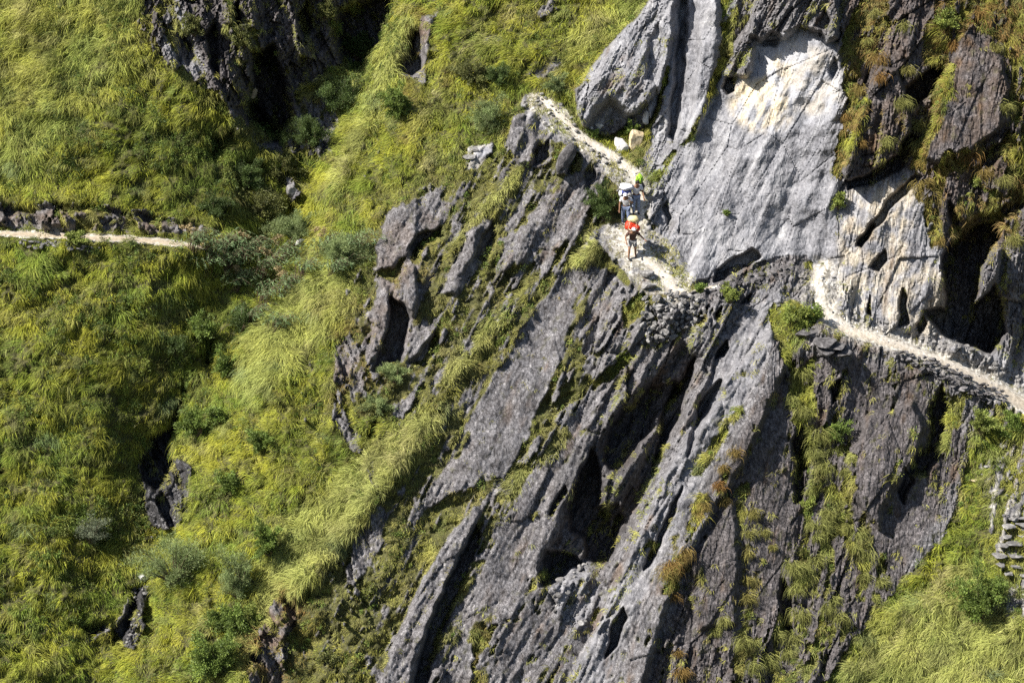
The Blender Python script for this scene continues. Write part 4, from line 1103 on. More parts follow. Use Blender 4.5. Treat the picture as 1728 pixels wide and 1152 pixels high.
# ---- drooping clumps of grass on the bare cliffs
def make_clump(px, py, s, warm, label, group, seed):
    r = np.random.default_rng(seed); n = 130
    m = float(sample(T, np.array([float(px)]), np.array([float(py)]))[0])/FPX
    g = np.array(ground(px, py)); nrm = sample(NRM, np.array([float(px)]), np.array([float(py)]))[0]
    nrm = nrm/np.linalg.norm(nrm); nrm = nrm*.5 + np.array((0, -.5, .25)); nrm /= np.linalg.norm(nrm)
    L = s*m*(.6+.7*r.random(n))
    an = r.uniform(-1.5, 1.5, n)
    side = np.stack([np.sin(an), -.25*np.cos(an), np.zeros(n)], 1)
    root = r.normal(0, s*m*.16, (n, 3))
    p1 = root + (nrm*.5 + side*.35 + np.array((0,0,.45)))*(L*.45)[:, None]
    p2 = p1 + (nrm*.35 + side*.55 + np.array((0,0,-.35)))*(L*.40)[:, None]
    p3 = p2 + (nrm*.1 + side*.25 + np.array((0,0,-.9)))*(L*.45)[:, None]
    wd = np.cross(p2-p1, nrm + .6*r.normal(0, 1, (n, 3))); wd /= np.linalg.norm(wd, axis=1, keepdims=True)+1e-9
    w = (.020*(.6+.8*r.random(n)))[:, None]
    V = np.stack([root-wd*w*.5, root+wd*w*.5, p1-wd*w*.45, p1+wd*w*.45, p2-wd*w*.3, p2+wd*w*.3, p3], 1)
    c0 = G_GRN*.55+G_STR*.35; c0 = c0 + (G_RST*1.1-c0)*warm
    cb = c0*(.6+.8*r.random(n))[:, None]
    C7 = np.repeat(cb[:, None], 7, 1)
    b = (np.arange(n)*7)[:, None]
    qd = np.concatenate([b+np.array((0,1,3,2)), b+np.array((2,3,5,4))], 0); tr = b+np.array((4,5,6))
    me = mesh_np('grass_clump', V.reshape(-1, 3), [qd, tr], True)
    point_color(me, 'tint', np.concatenate([C7.reshape(-1, 3), np.ones((n*7, 1))], 1))
    o = link_mesh('grass_clump', me, M_grass); o.location = g
    return tag(o, label, 'grass clump', group)
CLUMPS = [
 ('olive grass clump drooping in the grass gully of the slate cliff', 'grass clumps in the grass gully of the slate cliff', .15,
  [(1345,650,34),(1362,690,36),(1340,700,30),(1380,740,34),(1375,780,34),(1400,800,36),(1425,820,34),(1362,840,30),(1390,870,36),(1420,860,34),(1352,900,36),(1376,930,40),(1396,905,36),(1340,960,38),(1370,970,40),(1400,960,34),(1430,900,34),(1455,920,36),(1440,950,32),(1470,950,34),(1460,985,36),(1480,1000,34),(1410,1010,32),(1350,1000,34)]),
 ('straw green grass clump on the narrow column of the slate cliff', 'grass clumps on the narrow column of the slate cliff', .35,
  [(1255,835,30),(1262,870,32),(1250,905,30),(1258,945,32),(1252,985,30),(1264,1020,36),(1300,905,26),(1305,930,26)]),
 ('grass clump at the very foot of the slate cliff', 'grass clumps at the foot of the slate cliff', .2,
  [(1210,1060,38),(1205,1085,34),(1250,1095,42),(1280,1090,40),(1310,1080,36),(1270,1125,42),(1300,1120,38),(1330,1110,34),(1360,1060,38),(1390,1050,36),(1420,1040,36),(1350,1090,34)]),
 ('rust brown grass tuft along the crest of the slate ridge', 'rust brown tufts along the slate ridge crest', .9,
  [(1246,775,26),(1232,800,28),(1222,830,30),(1214,850,28),(1190,870,24),(1150,930,30),(1140,960,34),(1132,990,36),(1128,1020,32),(1136,1110,30),(1145,1140,32)]),
 ('rust brown grass tuft on the dark rocks above the cave', 'rust brown tufts above the cave', .85,
  [(1560,300,32),(1580,290,34),(1610,270,34),(1640,265,34),(1600,280,30),(1565,350,34),(1570,390,34),(1580,415,30),(1555,330,30),(1660,300,30),(1478,108,34),(1490,140,30),(1440,260,30),(1430,200,34),(1444,170,30),(1600,90,36),(1640,40,36),(1680,25,36)]),
 ('olive grass clump on the dark slabs of the upper right', 'olive clumps on the upper right slabs', .3,
  [(1690,200,38),(1700,260,40),(1690,320,36),(1715,130,40),(1720,380,34),(1690,90,34),(1545,250,34),(1560,215,32),(1575,180,30),(1510,190,34),(1500,250,30),(1470,30,36),(1455,80,32),(1520,60,30),(1540,130,32),(1700,420,30)]),
]
for zi, (lab, grp_, warm, pts) in enumerate(CLUMPS):
    for i, (px, py, s_) in enumerate(pts):
        q_ = np.random.default_rng(2500+zi*100+i)
        make_clump(px+q_.normal(0, 7), py-8+q_.normal(0, 8), s_*q_.uniform(.55, 1.05), warm*q_.uniform(.55, 1.0), lab, grp_, 2000+zi*100+i)

# ---- low leafy undergrowth between the grass: uncountable
def undergrowth(n, dens, label, seed, tones, box=(-120,1850,-120,1270)):
    r = np.random.default_rng(seed)
    ok = (PX > box[0]) & (PX < box[1]) & (PY > box[2]) & (PY < box[3])
    w = (np.minimum(AREA, 5*np.median(AREA[ok]))*dens*ok).ravel(); cdf = np.cumsum(w)
    j, i = np.divmod(np.searchsorted(cdf, r.random(n)*cdf[-1]), SHAPE[1])
    Vs, Cs = [], []
    for k in range(n):
        p = P[j[k], i[k]]; nn = NRM[j[k], i[k]]
        cnt = int(r.integers(24, 60)); rad = .12+.26*r.random()**1.5
        o = r.normal(0, 1, (cnt, 3)); o /= np.linalg.norm(o, axis=1, keepdims=True)
        o = np.where((o @ nn)[:, None] < 0, -o, o)
        pos = p + o*rad*(.5+.5*r.random(cnt))[:, None] + nn*.10
        V, C = leaves(pos, o*.6+np.array((0,0,.5)), .085, tones[int(r.integers(len(tones)))], r, .9)
        Vs.append(V); Cs.append(C*(.75+.5*r.random()))
    o = link_mesh('undergrowth', leaf_mesh('undergrowth', np.concatenate(Vs), np.concatenate(Cs)), M_leaf)
    return tag(o, label, 'undergrowth', kind='stuff')
ug = veg*smooth(.05, .45, fbm(PX/80+70, PY/70, 3, 801)+.12)
undergrowth(3000, ug*(PX < tx_line+40)*smooth(1200,1000,PY-0*PX), 'low leafy plants scattered in the grass of the far hillside', 811, ['broad','broad','yellow','olive','dark'])
undergrowth(1500, ug*(PX > tx_line+40), 'low leafy plants scattered over the grassy ridge and ledges', 812, ['broad','yellow','olive'])

# ================================================================== stones and dry-stone walls
def stone_material(name, dark, mid, light):
    t = NT(name)
    co = t.coords(); oi = t.n('ShaderNodeObjectInfo')
    n1 = t.noise(co, 5, 6, .65, .4); n2 = t.noise(co, 28, 4, .7)
    f = t.math('ADD', t.math('MULTIPLY', n1, .6), t.math('MULTIPLY', n2, .4))
    col = t.ramp(f, [(.32,dark),(.48,mid),(.64,light)])
    a = t.attr('shade'); col = t.mix(.85, col, t.mix(1.0, col, a.outputs['Color'], 'MULTIPLY'))
    t.bump(f, .7, .03)
    return t.base(col, .85, .25)
M_stone = stone_material('grey_stone', (.05,.047,.045), (.15,.143,.138), (.34,.33,.32))
M_slate = stone_material('dark_slate', (.016,.015,.015), (.06,.056,.057), (.18,.172,.172))
M_white = stone_material('white_stone', (.25,.24,.225), (.45,.44,.42), (.66,.65,.62))
M_cream = stone_material('cream_stone', (.26,.19,.10), (.46,.36,.22), (.64,.56,.42))

_bm = bmesh.new(); bmesh.ops.create_icosphere(_bm, subdivisions=3, radius=1.0)
ICO_V = np.array([v.co[:] for v in _bm.verts]); ICO_F = np.array([[v.index for v in f.verts] for f in _bm.faces]); _bm.free()
_bm = bmesh.new(); bmesh.ops.create_icosphere(_bm, subdivisions=2, radius=1.0)
ICO2_V = np.array([v.co[:] for v in _bm.verts]); ICO2_F = np.array([[v.index for v in f.verts] for f in _bm.faces]); _bm.free()

def stone_np(size, seed, fine=True, cuts=9, flat=0.0, tight=0.0):
    """a broken stone: a ball cut by random planes"""
    r = np.random.default_rng(seed)
    v = (ICO_V if fine else ICO2_V).copy()
    for k in range(cuts):
        n = r.normal(0, 1, 3); n[2] *= .7; n /= np.linalg.norm(n); d = .45-tight+.35*r.random()
        h = v @ n - d
        v = v - np.maximum(h, 0)[:, None]*n
    if flat:
        v[:, 2] = np.clip(v[:, 2], -.45, .45)
    v += .035*np.sin(v[:, [1,2,0]]*7+r.random(3)*6)*np.cos(v[:, [2,0,1]]*5)
    return v*np.array(size), (ICO_F if fine else ICO2_F)

def rot_np(v, rx, ry, rz):
    m = np.array(Matrix.Rotation(rz,3,'Z') @ Matrix.Rotation(ry,3,'Y') @ Matrix.Rotation(rx,3,'X'))
    return v @ m.T

def joined(name, items, mat, parent=None):
    """several stones fitted together into one mesh; items: (verts, faces, shade)"""
    Vs, Fs, Cs, off = [], [], [], 0
    for v, f, s in items:
        Vs.append(v); Fs.append(f+off); off += len(v); Cs.append(np.tile((s, s, s, 1.0), (len(v), 1)))
    me = mesh_np(name, np.concatenate(Vs), [np.concatenate(Fs)], False)
    point_color(me, 'shade', np.concatenate(Cs))
    return link_mesh(name, me, mat, parent)

def px_m_at(px, py):
    return float(sample(T, np.array([float(px)]), np.array([float(py)]))[0])/FPX

def lone_stone(name, px, py, w, h, mat, label, seed, cat='stone', depth=.8, flat=0, rot=(0,0,0), group=None, lift=.35):
    m = px_m_at(px, py)
    v, f = stone_np((w*m*.62, w*m*.62*depth, h*m*.66), seed, True, 10, flat)
    o = joined(name, [(rot_np(v, *rot), f, 1.0)], mat)
    g = ground(px, py); o.location = g + Vector((0, 0, h*m*lift))
    return tag(o, label, cat, group)

lone_stone('boulder', 1047, 252, 26, 26, M_white, 'round white boulder in front of the nook under the huge boulder', 3101, 'boulder')
lone_stone('boulder', 1073, 248, 24, 34, M_cream, 'upright cream coloured boulder beside the round white boulder', 3102, 'boulder', rot=(0,.25,.3))
lone_stone('boulder', 1090, 205, 14, 18, M_white, 'small white rock perched in the crevice above the cream boulder', 3103, 'boulder')
lone_stone('stone', 1012, 216, 13, 12, M_white, 'white stone leaning against the left foot of the huge boulder', 3104)
lone_stone('stone', 995, 222, 11, 10, M_white, 'small white stone left of the one leaning on the huge boulder', 3105)
lone_stone('stone', 1004, 226, 9, 8, M_white, 'smallest white stone at the left foot of the huge boulder', 3106)
lone_stone('boulder', 1090, 466, 24, 14, M_stone, 'low grey rock on the outer edge of the path below the front porter', 3107, 'boulder', flat=1)
lone_stone('boulder', 1094, 486, 26, 12, M_stone, 'flat grey rock above the left end of the dry stone wall', 3108, 'boulder', flat=1)
lone_stone('boulder', 955, 288, 22, 44, M_slate, 'dark upright slab standing below the upper path', 3109, 'boulder', depth=.5, rot=(0,.45,.2), lift=.45)
lone_stone('boulder', 494, 328, 18, 20, M_stone, 'pale grey boulder in the ravine bottom between the shrubs', 3110, 'boulder')
lone_stone('stone', 506, 412, 20, 10, M_white, 'white stone among the reeds of the ravine bottom', 3111)
lone_stone('stone', 242, 976, 16, 10, M_white, 'pale stone at the head of the lower wet streak', 3112)
lone_stone('stone', 1642, 812, 20, 7, M_cream, 'flat cream stone lying above the steps', 3113, flat=1)
lone_stone('stone', 800, 254, 22, 8, M_stone, 'upper flat stone on the little gravel ledge of the ridge', 3115, flat=1)
lone_stone('stone', 790, 268, 26, 9, M_stone, 'lower flat stone on the little gravel ledge of the ridge', 3116, flat=1)
lone_stone('rock', 425, 160, 18, 22, M_cream, 'pale tan rock in the black cleft of the ravine cliff', 3117, 'rock')

# dark slate slabs jutting out under the right path
def slab(px, py, w, h, label, seed, rz=0.0):
    m = px_m_at(px, py)
    v, f = stone_np((w*m*.62, .75, h*m*.95), seed, True, 7, 1)
    o = joined('slab_stone', [(rot_np(v, .08, .05, rz), f, 1.0)], M_slate)
    g = ground(px, py); o.location = g + Vector((0, -.18, 0))
    return tag(o, label, 'stone slab', 'slate slabs jutting out under the right footpath')
slab(1366, 560, 44, 13, 'largest thick slate slab jutting out left of the slab pile', 3201, .1)
slab(1392, 574, 34, 8, 'thin slate slab on top of the slab pile by the shrub', 3202, -.2)
slab(1408, 583, 36, 8, 'broad slate slab in the middle of the slab pile', 3203, .3)
slab(1390, 589, 30, 8, 'slate slab low on the left of the slab pile', 3204, 0)
slab(1418, 593, 32, 8, 'lowest slate slab on the right of the slab pile', 3205, -.3)

def stone_wall(poly, step, size, mat, label, seed, flatness=.75, light=(.6,1.3), proud=.12, keep=1.0):
    """a dry-stone wall: courses of fitted stones lying against the bank"""
    r = np.random.default_rng(seed)
    p = np.array(poly, float); items = []
    y = p[:,1].min(); row = 0
    while y < p[:,1].max():
        x = p[:,0].min() + (row % 2)*step*.5
        while x < p[:,0].max():
            qx = x + r.normal(0, step*.26); qy = y + r.normal(0, step*.24)
            if poly_sd(poly, np.array([[qx]]), np.array([[qy]]))[0,0] > 0 and r.random() < keep:
                m = px_m_at(qx, qy); s = step*m*(.45+.35*r.random())*size*(1.5 if r.random() < .18 else 1)
                v, f = stone_np((s*r.uniform(.9,1.6), s*.9, s*flatness), int(r.integers(1e6)), True, 12, 0, .12)
                v = rot_np(v, r.normal(0,.15), r.normal(0,.18), r.uniform(0, 6.28))
                n = sample(NRM, np.array([qx]), np.array([qy]))[0]
                items.append((v + np.array(ground(qx, qy)) + n*proud*r.uniform(.3, 1.1) + np.array((0,-proud*.4,0)), f, r.uniform(*light)))
            x += step*(.85+.3*r.random())
        y += step*flatness*.82; row += 1
    o = joined('stone_wall', items, mat)
    return tag(o, label, 'stone wall')
stone_wall([(1088,502),(1130,496),(1180,500),(1196,520),(1180,545),(1150,560),(1120,572),(1095,578),(1080,552)], 8.5, .95, M_stone, 'grey dry stone retaining wall holding the path end below the porters', 3301, .8, (.45,1.25), .2)
stone_wall([(1150,494),(1200,486),(1250,470),(1300,446),(1338,440),(1345,456),(1300,474),(1262,492),(1214,512),(1180,508)], 8, .95, M_slate, 'rough dark stone edging along the foot of the marble cliff', 3302, .65, (.5,1.5), .10, .42)
stone_wall([(1500,590),(1540,598),(1590,616),(1640,640),(1690,664),(1698,682),(1656,676),(1615,656),(1572,632),(1530,612)], 8.5, 1.0, M_slate, 'dark slate dry stone wall under the outer edge of the right footpath', 3303, .45, (.6,1.7), .16, .85)
stone_wall([(28,404),(100,408),(172,416),(170,424),(100,419),(30,415)], 9, .95, M_stone, 'low mossy stone wall under the far footpath', 3304, .6, (.4,.9), .1)

# loose stones lying about the paths: uncountable
def rubble(zones, label, seed, mat):
    r = np.random.default_rng(seed); items = []
    for poly, n, s0, s1 in zones:
        p = np.array(poly, float); k = 0
        while k < n:
            x = r.uniform(p[:,0].min(), p[:,0].max()); y = r.uniform(p[:,1].min(), p[:,1].max())
            if poly_sd(poly, np.array([[x]]), np.array([[y]]))[0,0] < 0: continue
            k += 1
            s = s0 + (s1-s0)*r.random()**3
            v, f = stone_np((s, s*.9, s*.6), int(r.integers(1e6)), False, 6)
            items.append((rot_np(v, 0, r.normal(0,.2), r.uniform(0,6.28)) + np.array(ground(x, y)) + np.array((0,0,s*.2)), f, r.uniform(.45,1.15)))
    o = joined('rubble', items, mat)
    return tag(o, label, 'rubble', kind='stuff')
rubble([([(880,168),(910,158),(948,172),(1000,235),(1050,262),(1086,296),(1088,340),(1060,345),(1010,275),(945,228),(900,198)], 150, .03, .15),
        ([(1010,388),(1060,372),(1095,400),(1165,480),(1150,500),(1095,498),(1045,452)], 60, .02, .09),
        ([(1080,390),(1110,400),(1160,460),(1150,480),(1110,440)], 50, .05, .16)], 'loose pale rubble beside the footpath of the porters', 3401, M_stone)
rubble([([(1375,440),(1415,445),(1460,540),(1500,572),(1600,596),(1700,650),(1690,660),(1590,610),(1400,548)], 90, .02, .10),
        ([(1480,540),(1600,560),(1728,640),(1728,655),(1600,598),(1490,565)], 110, .05, .2)], 'loose pale rubble along the right footpath', 3402, M_stone)
rubble([([(1655,800),(1700,745),(1760,730),(1760,880),(1690,870)], 160, .03, .13), ([(1680,970),(1740,960),(1740,1050),(1695,1040)], 60, .03, .12)], 'loose stones scattered around the stone steps', 3403, M_stone)
rubble([([(930,960),(985,940),(1010,985),(985,1060),(930,1040)], 40, .06, .28), ([(225,1000),(248,985),(246,1050),(212,1090)], 30, .05, .2), ([(240,880),(310,870),(280,905),(240,910)], 40, .04, .12)], 'broken grey stones under the wet clefts and the dark hollow', 3404, M_stone)

# ---- stone steps at the right edge
st = empty('stone_steps', ground(1705, 950)); tag(st, 'rough steps of flat pale stone slabs at the right picture edge', 'steps')
for k, (px, py, w) in enumerate([(1730,872,60),(1728,887,70),(1724,904,66),(1716,919,76),(1712,936,74),(1718,953,70),(1724,970,56)]):
    m = px_m_at(px, py); items = []
    r = np.random.default_rng(3500+k)
    for c in range(3):
        v, f = stone_np((w*m*.22*(.6+.6*r.random()), .36, .06+.04*r.random()), 3510+k*7+c, True, 6, 1)
        items.append((rot_np(v, .0, r.normal(0,.05), r.normal(0,.2)) + np.array(((c-1)*w*m*.38+r.normal(0,.05), r.normal(-.1,.08), r.normal(.04,.03))), f, r.uniform(.6,1.15)))
    o = joined('step', items, M_stone, st)
    o.location = ground(px, py) - st.location

# ================================================================== the porters
def plain(name, col, rough=.8, noise=.25, scale=14):
    t = NT(name); n = t.noise(t.coords(), scale, 4, .6)
    d = tuple(c*(1-noise) for c in col); l = tuple(min(1, c*(1+noise)) for c in col)
    t.bump(n, .3, .02)
    return t.base(t.ramp(n, [(.3, d), (.7, l)]), rough, .25)
M_skin = plain('skin', (.20,.105,.06), .55, .12); M_hair = plain('hair', (.015,.012,.010), .6)
M_brown = plain('brown_cotton', (.085,.048,.038)); M_greyc = plain('grey_cotton', (.22,.215,.21)); M_whitec = plain('white_cotton', (.55,.55,.57), .8, .06)
M_jean = plain('denim', (.10,.125,.19)); M_greyj = plain('faded_denim', (.20,.24,.32)); M_red = plain('red_tarpaulin', (.50,.035,.012), .5, .18)
M_sack = plain('cream_sack', (.55,.46,.24), .7, .1); M_blue = plain('blue_nylon', (.07,.09,.28), .5); M_black = plain('black_nylon', (.02,.02,.024), .5)
M_lime = plain('lime_tarpaulin', (.24,.42,.03), .5, .12); M_shoe = plain('shoe_rubber', (.05,.045,.045)); M_eye = plain('eye', (.02,.015,.012), .3)
M_wsheet = plain('white_sheet', (.60,.60,.64), .6, .05); M_rope = plain('rope', (.45,.38,.26))

def skin_mesh(name, nodes, edges, root, mat, parent, sub=2):
    """a continuous limb surface grown round a skeleton; nodes {key: (pos, radius or (rx, ry))}"""
    keys = list(nodes); me = bpy.data.meshes.new(name)
    me.from_pydata([nodes[k][0] for k in keys], [(keys.index(a), keys.index(b)) for a, b in edges], [])
    o = link_mesh(name, me, mat, parent)
    md = o.modifiers.new('skin', 'SKIN'); md.use_smooth_shade = True
    sk = me.skin_vertices[0].data
    for i, k in enumerate(keys):
        rr = nodes[k][1]; sk[i].radius = rr if isinstance(rr, tuple) else (rr, rr)
        sk[i].use_root = (k == root)
    ss = o.modifiers.new('sub', 'SUBSURF'); ss.levels = sub; ss.render_levels = sub
    return o

def ball(name, loc, size, mat, parent, seed=0, squash=0.0, cut=None):
    v = ICO_V.copy()
    if cut is not None: v[:, 2] = np.maximum(v[:, 2], cut)
    v = v*np.array(size)
    v *= (1 + squash*fbm(ICO_V[:,0]*1.7+seed, ICO_V[:,1]*1.7+ICO_V[:,2], 3, 900+seed))[:, None]
    me = mesh_np(name, v, [ICO_F], True); o = link_mesh(name, me, mat, parent); o.location = loc
    return o

def porter(loc, yaw, h, P_, label):
    """P_: joint positions in units of standing height, figure faces -Y"""
    root = empty('person', loc, yaw); tag(root, label, 'person')
    V_ = lambda p: tuple(np.array(p)*h)
    J = {k: V_(p) for k, p in P_.items()}
    r = lambda x: x*h
    mid = lambda a, b, t=.5: tuple(np.array(J[a])*(1-t)+np.array(J[b])*t)
    N = {'pelvis':(J['pelvis'],(r(.085),r(.065))),'waist':(mid('pelvis','chest',.5),(r(.078),r(.058))),'chest':(J['chest'],(r(.095),r(.065))),'neckb':(mid('chest','head',.42),r(.036)),
         'head0':(mid('chest','head',.72),(r(.046),r(.052))),'head':(J['head'],(r(.050),r(.060))),'crown':(J['crown'],(r(.036),r(.042)))}
    E = [('pelvis','waist'),('waist','chest'),('chest','neckb'),('neckb','head0'),('head0','head'),('head','crown')]
    nose = np.array(J['head'])+np.array((0,-.066*h,-.008*h)); N['nose'] = (tuple(nose), r(.010)); E.append(('head','nose'))
    for s, sx in (('l',1),('r',-1)):
        for part, rad in (('hip',.058),('knee',.036),('ankle',.023)): N[part+s] = (J[part+s], r(rad))
        N['thigh'+s] = (mid('hip'+s,'knee'+s), r(.050)); N['calf'+s] = (mid('knee'+s,'ankle'+s,.35), r(.034))
        toe = np.array(J['ankle'+s])+np.array((0,-.10,-.02))*h; heel = np.array(J['ankle'+s])+np.array((0,.01,-.022))*h
        N['heel'+s] = (tuple(heel), r(.022)); N['toe'+s] = (tuple(toe), (r(.024), r(.014)))
        E += [('pelvis','hip'+s),('hip'+s,'thigh'+s),('thigh'+s,'knee'+s),('knee'+s,'calf'+s),('calf'+s,'ankle'+s),('ankle'+s,'heel'+s),('heel'+s,'toe'+s)]
        for part, rad in (('sh',.040),('el',.026),('wr',.017)): N[part+s] = (J[part+s], r(rad))
        N['fore'+s] = (mid('el'+s,'wr'+s,.3), r(.026))
        E += [('chest','sh'+s),('sh'+s,'el'+s),('el'+s,'fore'+s),('fore'+s,'wr'+s)]
        # hand: palm, four curled fingers of unequal length, thumb from the side
        w = np.array(J['wr'+s]); d = w-np.array(J['el'+s]); d /= np.linalg.norm(d)
        side = np.cross(d, (0, 0, 1.0)); side = side/np.linalg.norm(side) if np.linalg.norm(side) > .2 else np.array((1., 0, 0)); nn = np.cross(side, d)
        palm = w + d*.045*h; N['palm'+s] = (tuple(palm), (.022*h, .013*h)); E.append(('wr'+s,'palm'+s))
        for q_, (off, ln) in enumerate(((-.017,.040),(-.006,.046),(.006,.043),(.017,.034))):
            a_ = palm + side*off*h + d*.018*h; b_ = a_ + d*ln*.55*h + nn*.004*h; c_ = b_ + d*ln*.4*h - nn*.016*h
            for nm_, p_ in (('a',a_),('b',b_),('c',c_)): N[f'f{q_}{nm_}{s}'] = (tuple(p_), .0056*h)
            E += [('palm'+s,f'f{q_}a{s}'),(f'f{q_}a{s}',f'f{q_}b{s}'),(f'f{q_}b{s}',f'f{q_}c{s}')]
        t1 = palm - d*.014*h - side*sx*.026*h; t2 = t1 + d*.03*h - side*sx*.012*h
        N['t1'+s] = (tuple(t1), .0065*h); N['t2'+s] = (tuple(t2), .0055*h); E += [('palm'+s,'t1'+s),('t1'+s,'t2'+s)]
    skin_mesh('body', N, E, 'pelvis', M_skin, root, 2)
    hd = np.array(J['head'])
    for sx in (-1, 1):
        ball('eye', tuple(hd+np.array((sx*.021,-.056,.004))*h), (.008*h,)*3, M_eye, root)
        ball('ear', tuple(hd+np.array((sx*.054,.006,-.004))*h), (.008*h,.014*h,.020*h), M_skin, root)
    ball('mouth', tuple(hd+np.array((0,-.052,-.036))*h), (.018*h,.006*h,.005*h), M_brown, root)
    return root, J, N, h

def wear(root, N, h, keys, edges, rootk, grow_, mat, name):
    NN = {}
    for k in keys:
        p, rr = N[k]; rr = rr if isinstance(rr, tuple) else (rr, rr)
        NN[k] = (p, (rr[0]*grow_+.006*h, rr[1]*grow_+.006*h))
    return skin_mesh(name, NN, edges, rootk, mat, root, 2)
SH_E = [('pelvis','waist'),('waist','chest'),('chest','shl'),('chest','shr'),('shl','sleevel'),('shr','sleever'),('chest','neckb')]
def shirt(root, N, h, mat, name='shirt'):
    M2 = dict(N)
    for s in 'lr': M2['sleeve'+s] = (tuple(np.array(N['sh'+s][0])*.3+np.array(N['el'+s][0])*.7), N['sh'+s][1]*.9)
    M2['neckb'] = (tuple(np.array(N['chest'][0])*.45+np.array(N['neckb'][0])*.55), N['neckb'][1]*1.1)
    return wear(root, M2, h, ['pelvis','waist','chest','neckb','shl','shr','sleevel','sleever'], SH_E, 'chest', 1.10, mat, name)
def trousers(root, N, h, mat, long=True, name='trousers'):
    ks = ['pelvis']; es = []
    for s in 'lr':
        M3 = ['hip'+s,'thigh'+s,'knee'+s] + (['calf'+s,'ankle'+s] if long else [])
        ks += M3; es += [('pelvis','hip'+s)] + list(zip(M3[:-1], M3[1:]))
    M2 = dict(N)
    if not long:
        for s in 'lr': M2['knee'+s] = (tuple(np.array(N['thigh'+s][0])*.35+np.array(N['knee'+s][0])*.65), N['thigh'+s][1]*1.05)
    return wear(root, M2, h, ks, es, 'pelvis', 1.16, mat, name)
def shoes(root, N, h, mat):
    for s in 'lr':
        wear(root, N, h, ['heel'+s,'toe'+s], [('heel'+s,'toe'+s)], 'heel'+s, 1.25, mat, 'shoe')
def cap(root, J, h, mat, brim=True):
    hd = np.array(J['crown']); b = ball('cap', tuple(hd+np.array((0,.0,-.022))*h), (.062*h,.070*h,.058*h), mat, root, cut=-.15)
    if brim:
        o = ball('brim', (0, -.062*h, -.006*h), (.050*h,.050*h,.008*h), mat, b)
    return b

def load(loc, rotx, label, builder, group='loads carried by the porters'):
    root = empty('carried_load', loc); root.rotation_euler = (rotx, 0, 0); tag(root, label, 'load', group); builder(root)
    return root
def strap(root, pts, rad, mat, name='strap'):
    V, F = tube_rings(pts, [rad]*len(pts), 6)
    return link_mesh(name, mesh_np(name, V, [F], True), mat, root)

# front porter: bent under a red load, striding down towards the viewer
g1 = ground(1067, 436)
PA = {'pelvis':(0,.06,.50),'chest':(0,-.10,.72),'head':(0,-.24,.84),'crown':(0,-.265,.885),
      'hipl':(.055,.06,.47),'kneel':(.085,.03,.27),'anklel':(.10,.10,.045),'hipr':(-.055,.05,.47),'kneer':(-.09,-.06,.28),'ankler':(-.105,-.05,.045),
      'shl':(.115,-.10,.74),'ell':(.215,-.13,.64),'wrl':(.285,-.22,.58),'shr':(-.115,-.10,.74),'elr':(-.205,-.06,.60),'wrr':(-.185,-.16,.50)}
root, J, N, h = porter(g1, R(4), 1.62, PA, 'person in brown shirt and grey shorts bent forward, front of the three porters')
shirt(root, N, h, M_brown); trousers(root, N, h, M_greyc, False, 'shorts'); shoes(root, N, h, M_shoe); cap(root, J, h, M_whitec)
def red_load(rt):
    ball('tarpaulin', (-.05, 0, 0), (.29,.25,.25), M_red, rt, 3, .45)
    ball('tarpaulin', (.15,-.10,-.08), (.17,.17,.22), M_red, rt, 5, .4)
    ball('sack', (.02,.03,.31), (.24,.20,.16), M_sack, rt, 8, .25)
    strap(rt, [(-.20,-.17,-.2),(-.19,-.29,.05),(-.12,-.2,.3)], .014, M_rope); strap(rt, [(.2,-.2,-.22),(.18,-.30,.05),(.14,-.2,.3)], .014, M_rope)
    strap(rt, [(-.18,-.20,-.05),(-.10,-.44,.02),(0,-.53,.05),(.10,-.44,.02),(.18,-.20,-.05)], .02, M_rope, 'headband')
load(Vector(g1)+Vector((0,.14,1.44)), .30, 'bulky red tarpaulin load with a cream sack on top, carried by the front porter', red_load)

g2 = ground(1056, 380)
PB = {'pelvis':(0,.03,.51),'chest':(0,-.09,.74),'head':(-.01,-.22,.86),'crown':(-.01,-.245,.905),
      'hipl':(.055,.03,.48),'kneel':(.075,-.05,.27),'anklel':(.08,-.02,.045),'hipr':(-.055,.03,.48),'kneer':(-.08,.0,.27),'ankler':(-.085,.08,.045),
      'shl':(.115,-.09,.76),'ell':(.19,-.13,.64),'wrl':(.14,-.24,.70),'shr':(-.115,-.09,.76),'elr':(-.165,-.06,.61),'wrr':(-.17,-.11,.46)}
root, J, N, h = porter(g2, R(-6), 1.64, PB, 'person in white shirt, white cap and dark jeans just behind the front porter')
shirt(root, N, h, M_whitec); trousers(root, N, h, M_jean, True); shoes(root, N, h, M_shoe); cap(root, J, h, M_whitec)
ball('hair', tuple(np.array(J['crown'])+np.array((0,.03,-.03))*h), (.056*h,.05*h,.05*h), M_hair, root)
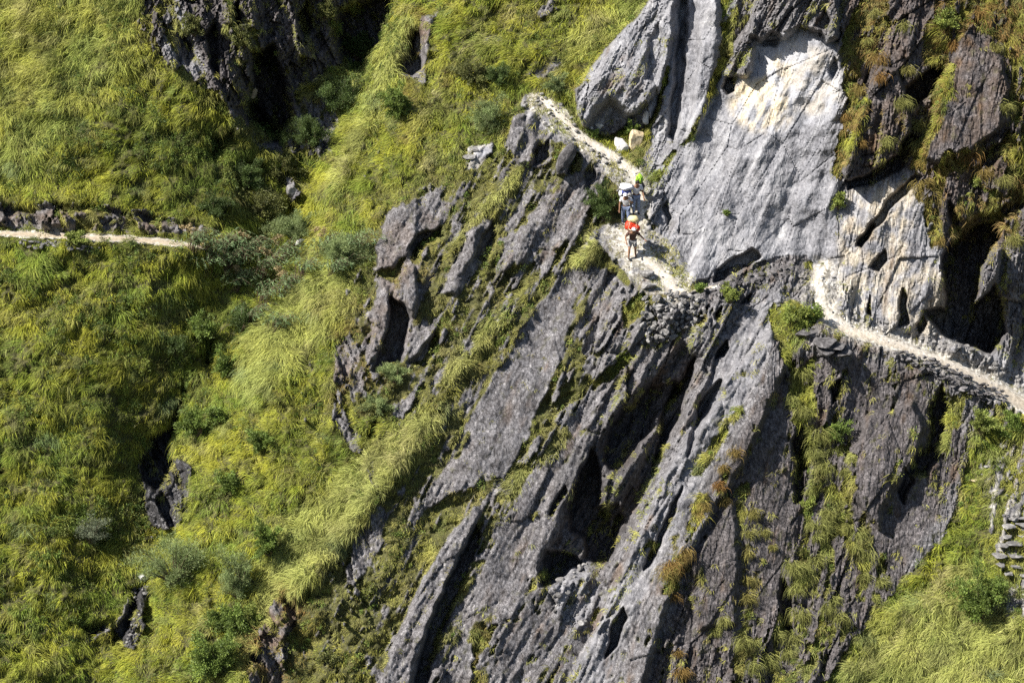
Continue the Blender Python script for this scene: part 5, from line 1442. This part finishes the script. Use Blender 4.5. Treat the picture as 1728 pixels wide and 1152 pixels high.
def blue_load(rt):
    ball('pack', (0, 0, 0), (.23,.20,.24), M_blue, rt, 11, .2); ball('pocket', (.14,-.20,-.04), (.13,.09,.13), M_greyc, rt, 12, .15)
    ball('sheet', (-.02,.02,.27), (.31,.25,.15), M_wsheet, rt, 14, .3); ball('side_roll', (-.25,.02,-.05), (.10,.16,.13), M_wsheet, rt, 15, .2)
    strap(rt, [(-.22,-.16,-.22),(-.2,-.3,.05),(-.1,-.22,.3)], .014, M_black); strap(rt, [(.2,-.16,-.22),(.2,-.3,.05),(.1,-.22,.3)], .014, M_black)
    strap(rt, [(-.16,-.18,0),(-.09,-.4,.04),(0,-.47,.06),(.09,-.4,.04),(.16,-.18,0)], .02, M_black, 'headband')
load(Vector(g2)+Vector((.02,.16,1.44)), .28, 'blue pack topped by a big white sheet, carried by the white shirted porter', blue_load)

g3 = ground(1073, 362)
PC = {'pelvis':(0,.02,.52),'chest':(0,-.06,.76),'head':(0,-.17,.89),'crown':(0,-.19,.935),
      'hipl':(.055,.02,.49),'kneel':(.07,-.02,.27),'anklel':(.075,.04,.045),'hipr':(-.055,.02,.49),'kneer':(-.07,-.05,.28),'ankler':(-.075,-.06,.045),
      'shl':(.115,-.06,.78),'ell':(.175,-.05,.62),'wrl':(.19,-.11,.48),'shr':(-.115,-.06,.78),'elr':(-.17,-.04,.62),'wrr':(-.18,-.10,.48)}
root, J, N, h = porter(g3, R(8), 1.66, PC, 'person in white shirt and faded jeans with lime green load, last of the three porters')
shirt(root, N, h, M_whitec); trousers(root, N, h, M_greyj, True); shoes(root, N, h, M_shoe)
ball('hair', tuple(np.array(J['crown'])+np.array((0,.015,-.02))*h), (.058*h,.062*h,.056*h), M_hair, root)
def green_load(rt):
    ball('tarpaulin', (.08, 0, .14), (.17,.18,.24), M_lime, rt, 21, .5); ball('bag', (.14,-.03,-.18), (.19,.19,.24), M_black, rt, 22, .15)
    strap(rt, [(-.1,-.16,-.2),(-.08,-.25,.05),(0,-.18,.36)], .014, M_black); strap(rt, [(.2,-.17,-.3),(.2,-.26,.05),(.12,-.18,.36)], .014, M_black)
load(Vector(g3)+Vector((.06,.19,1.42)), .2, 'lime green bundle over a black bag, carried by the last porter', green_load)
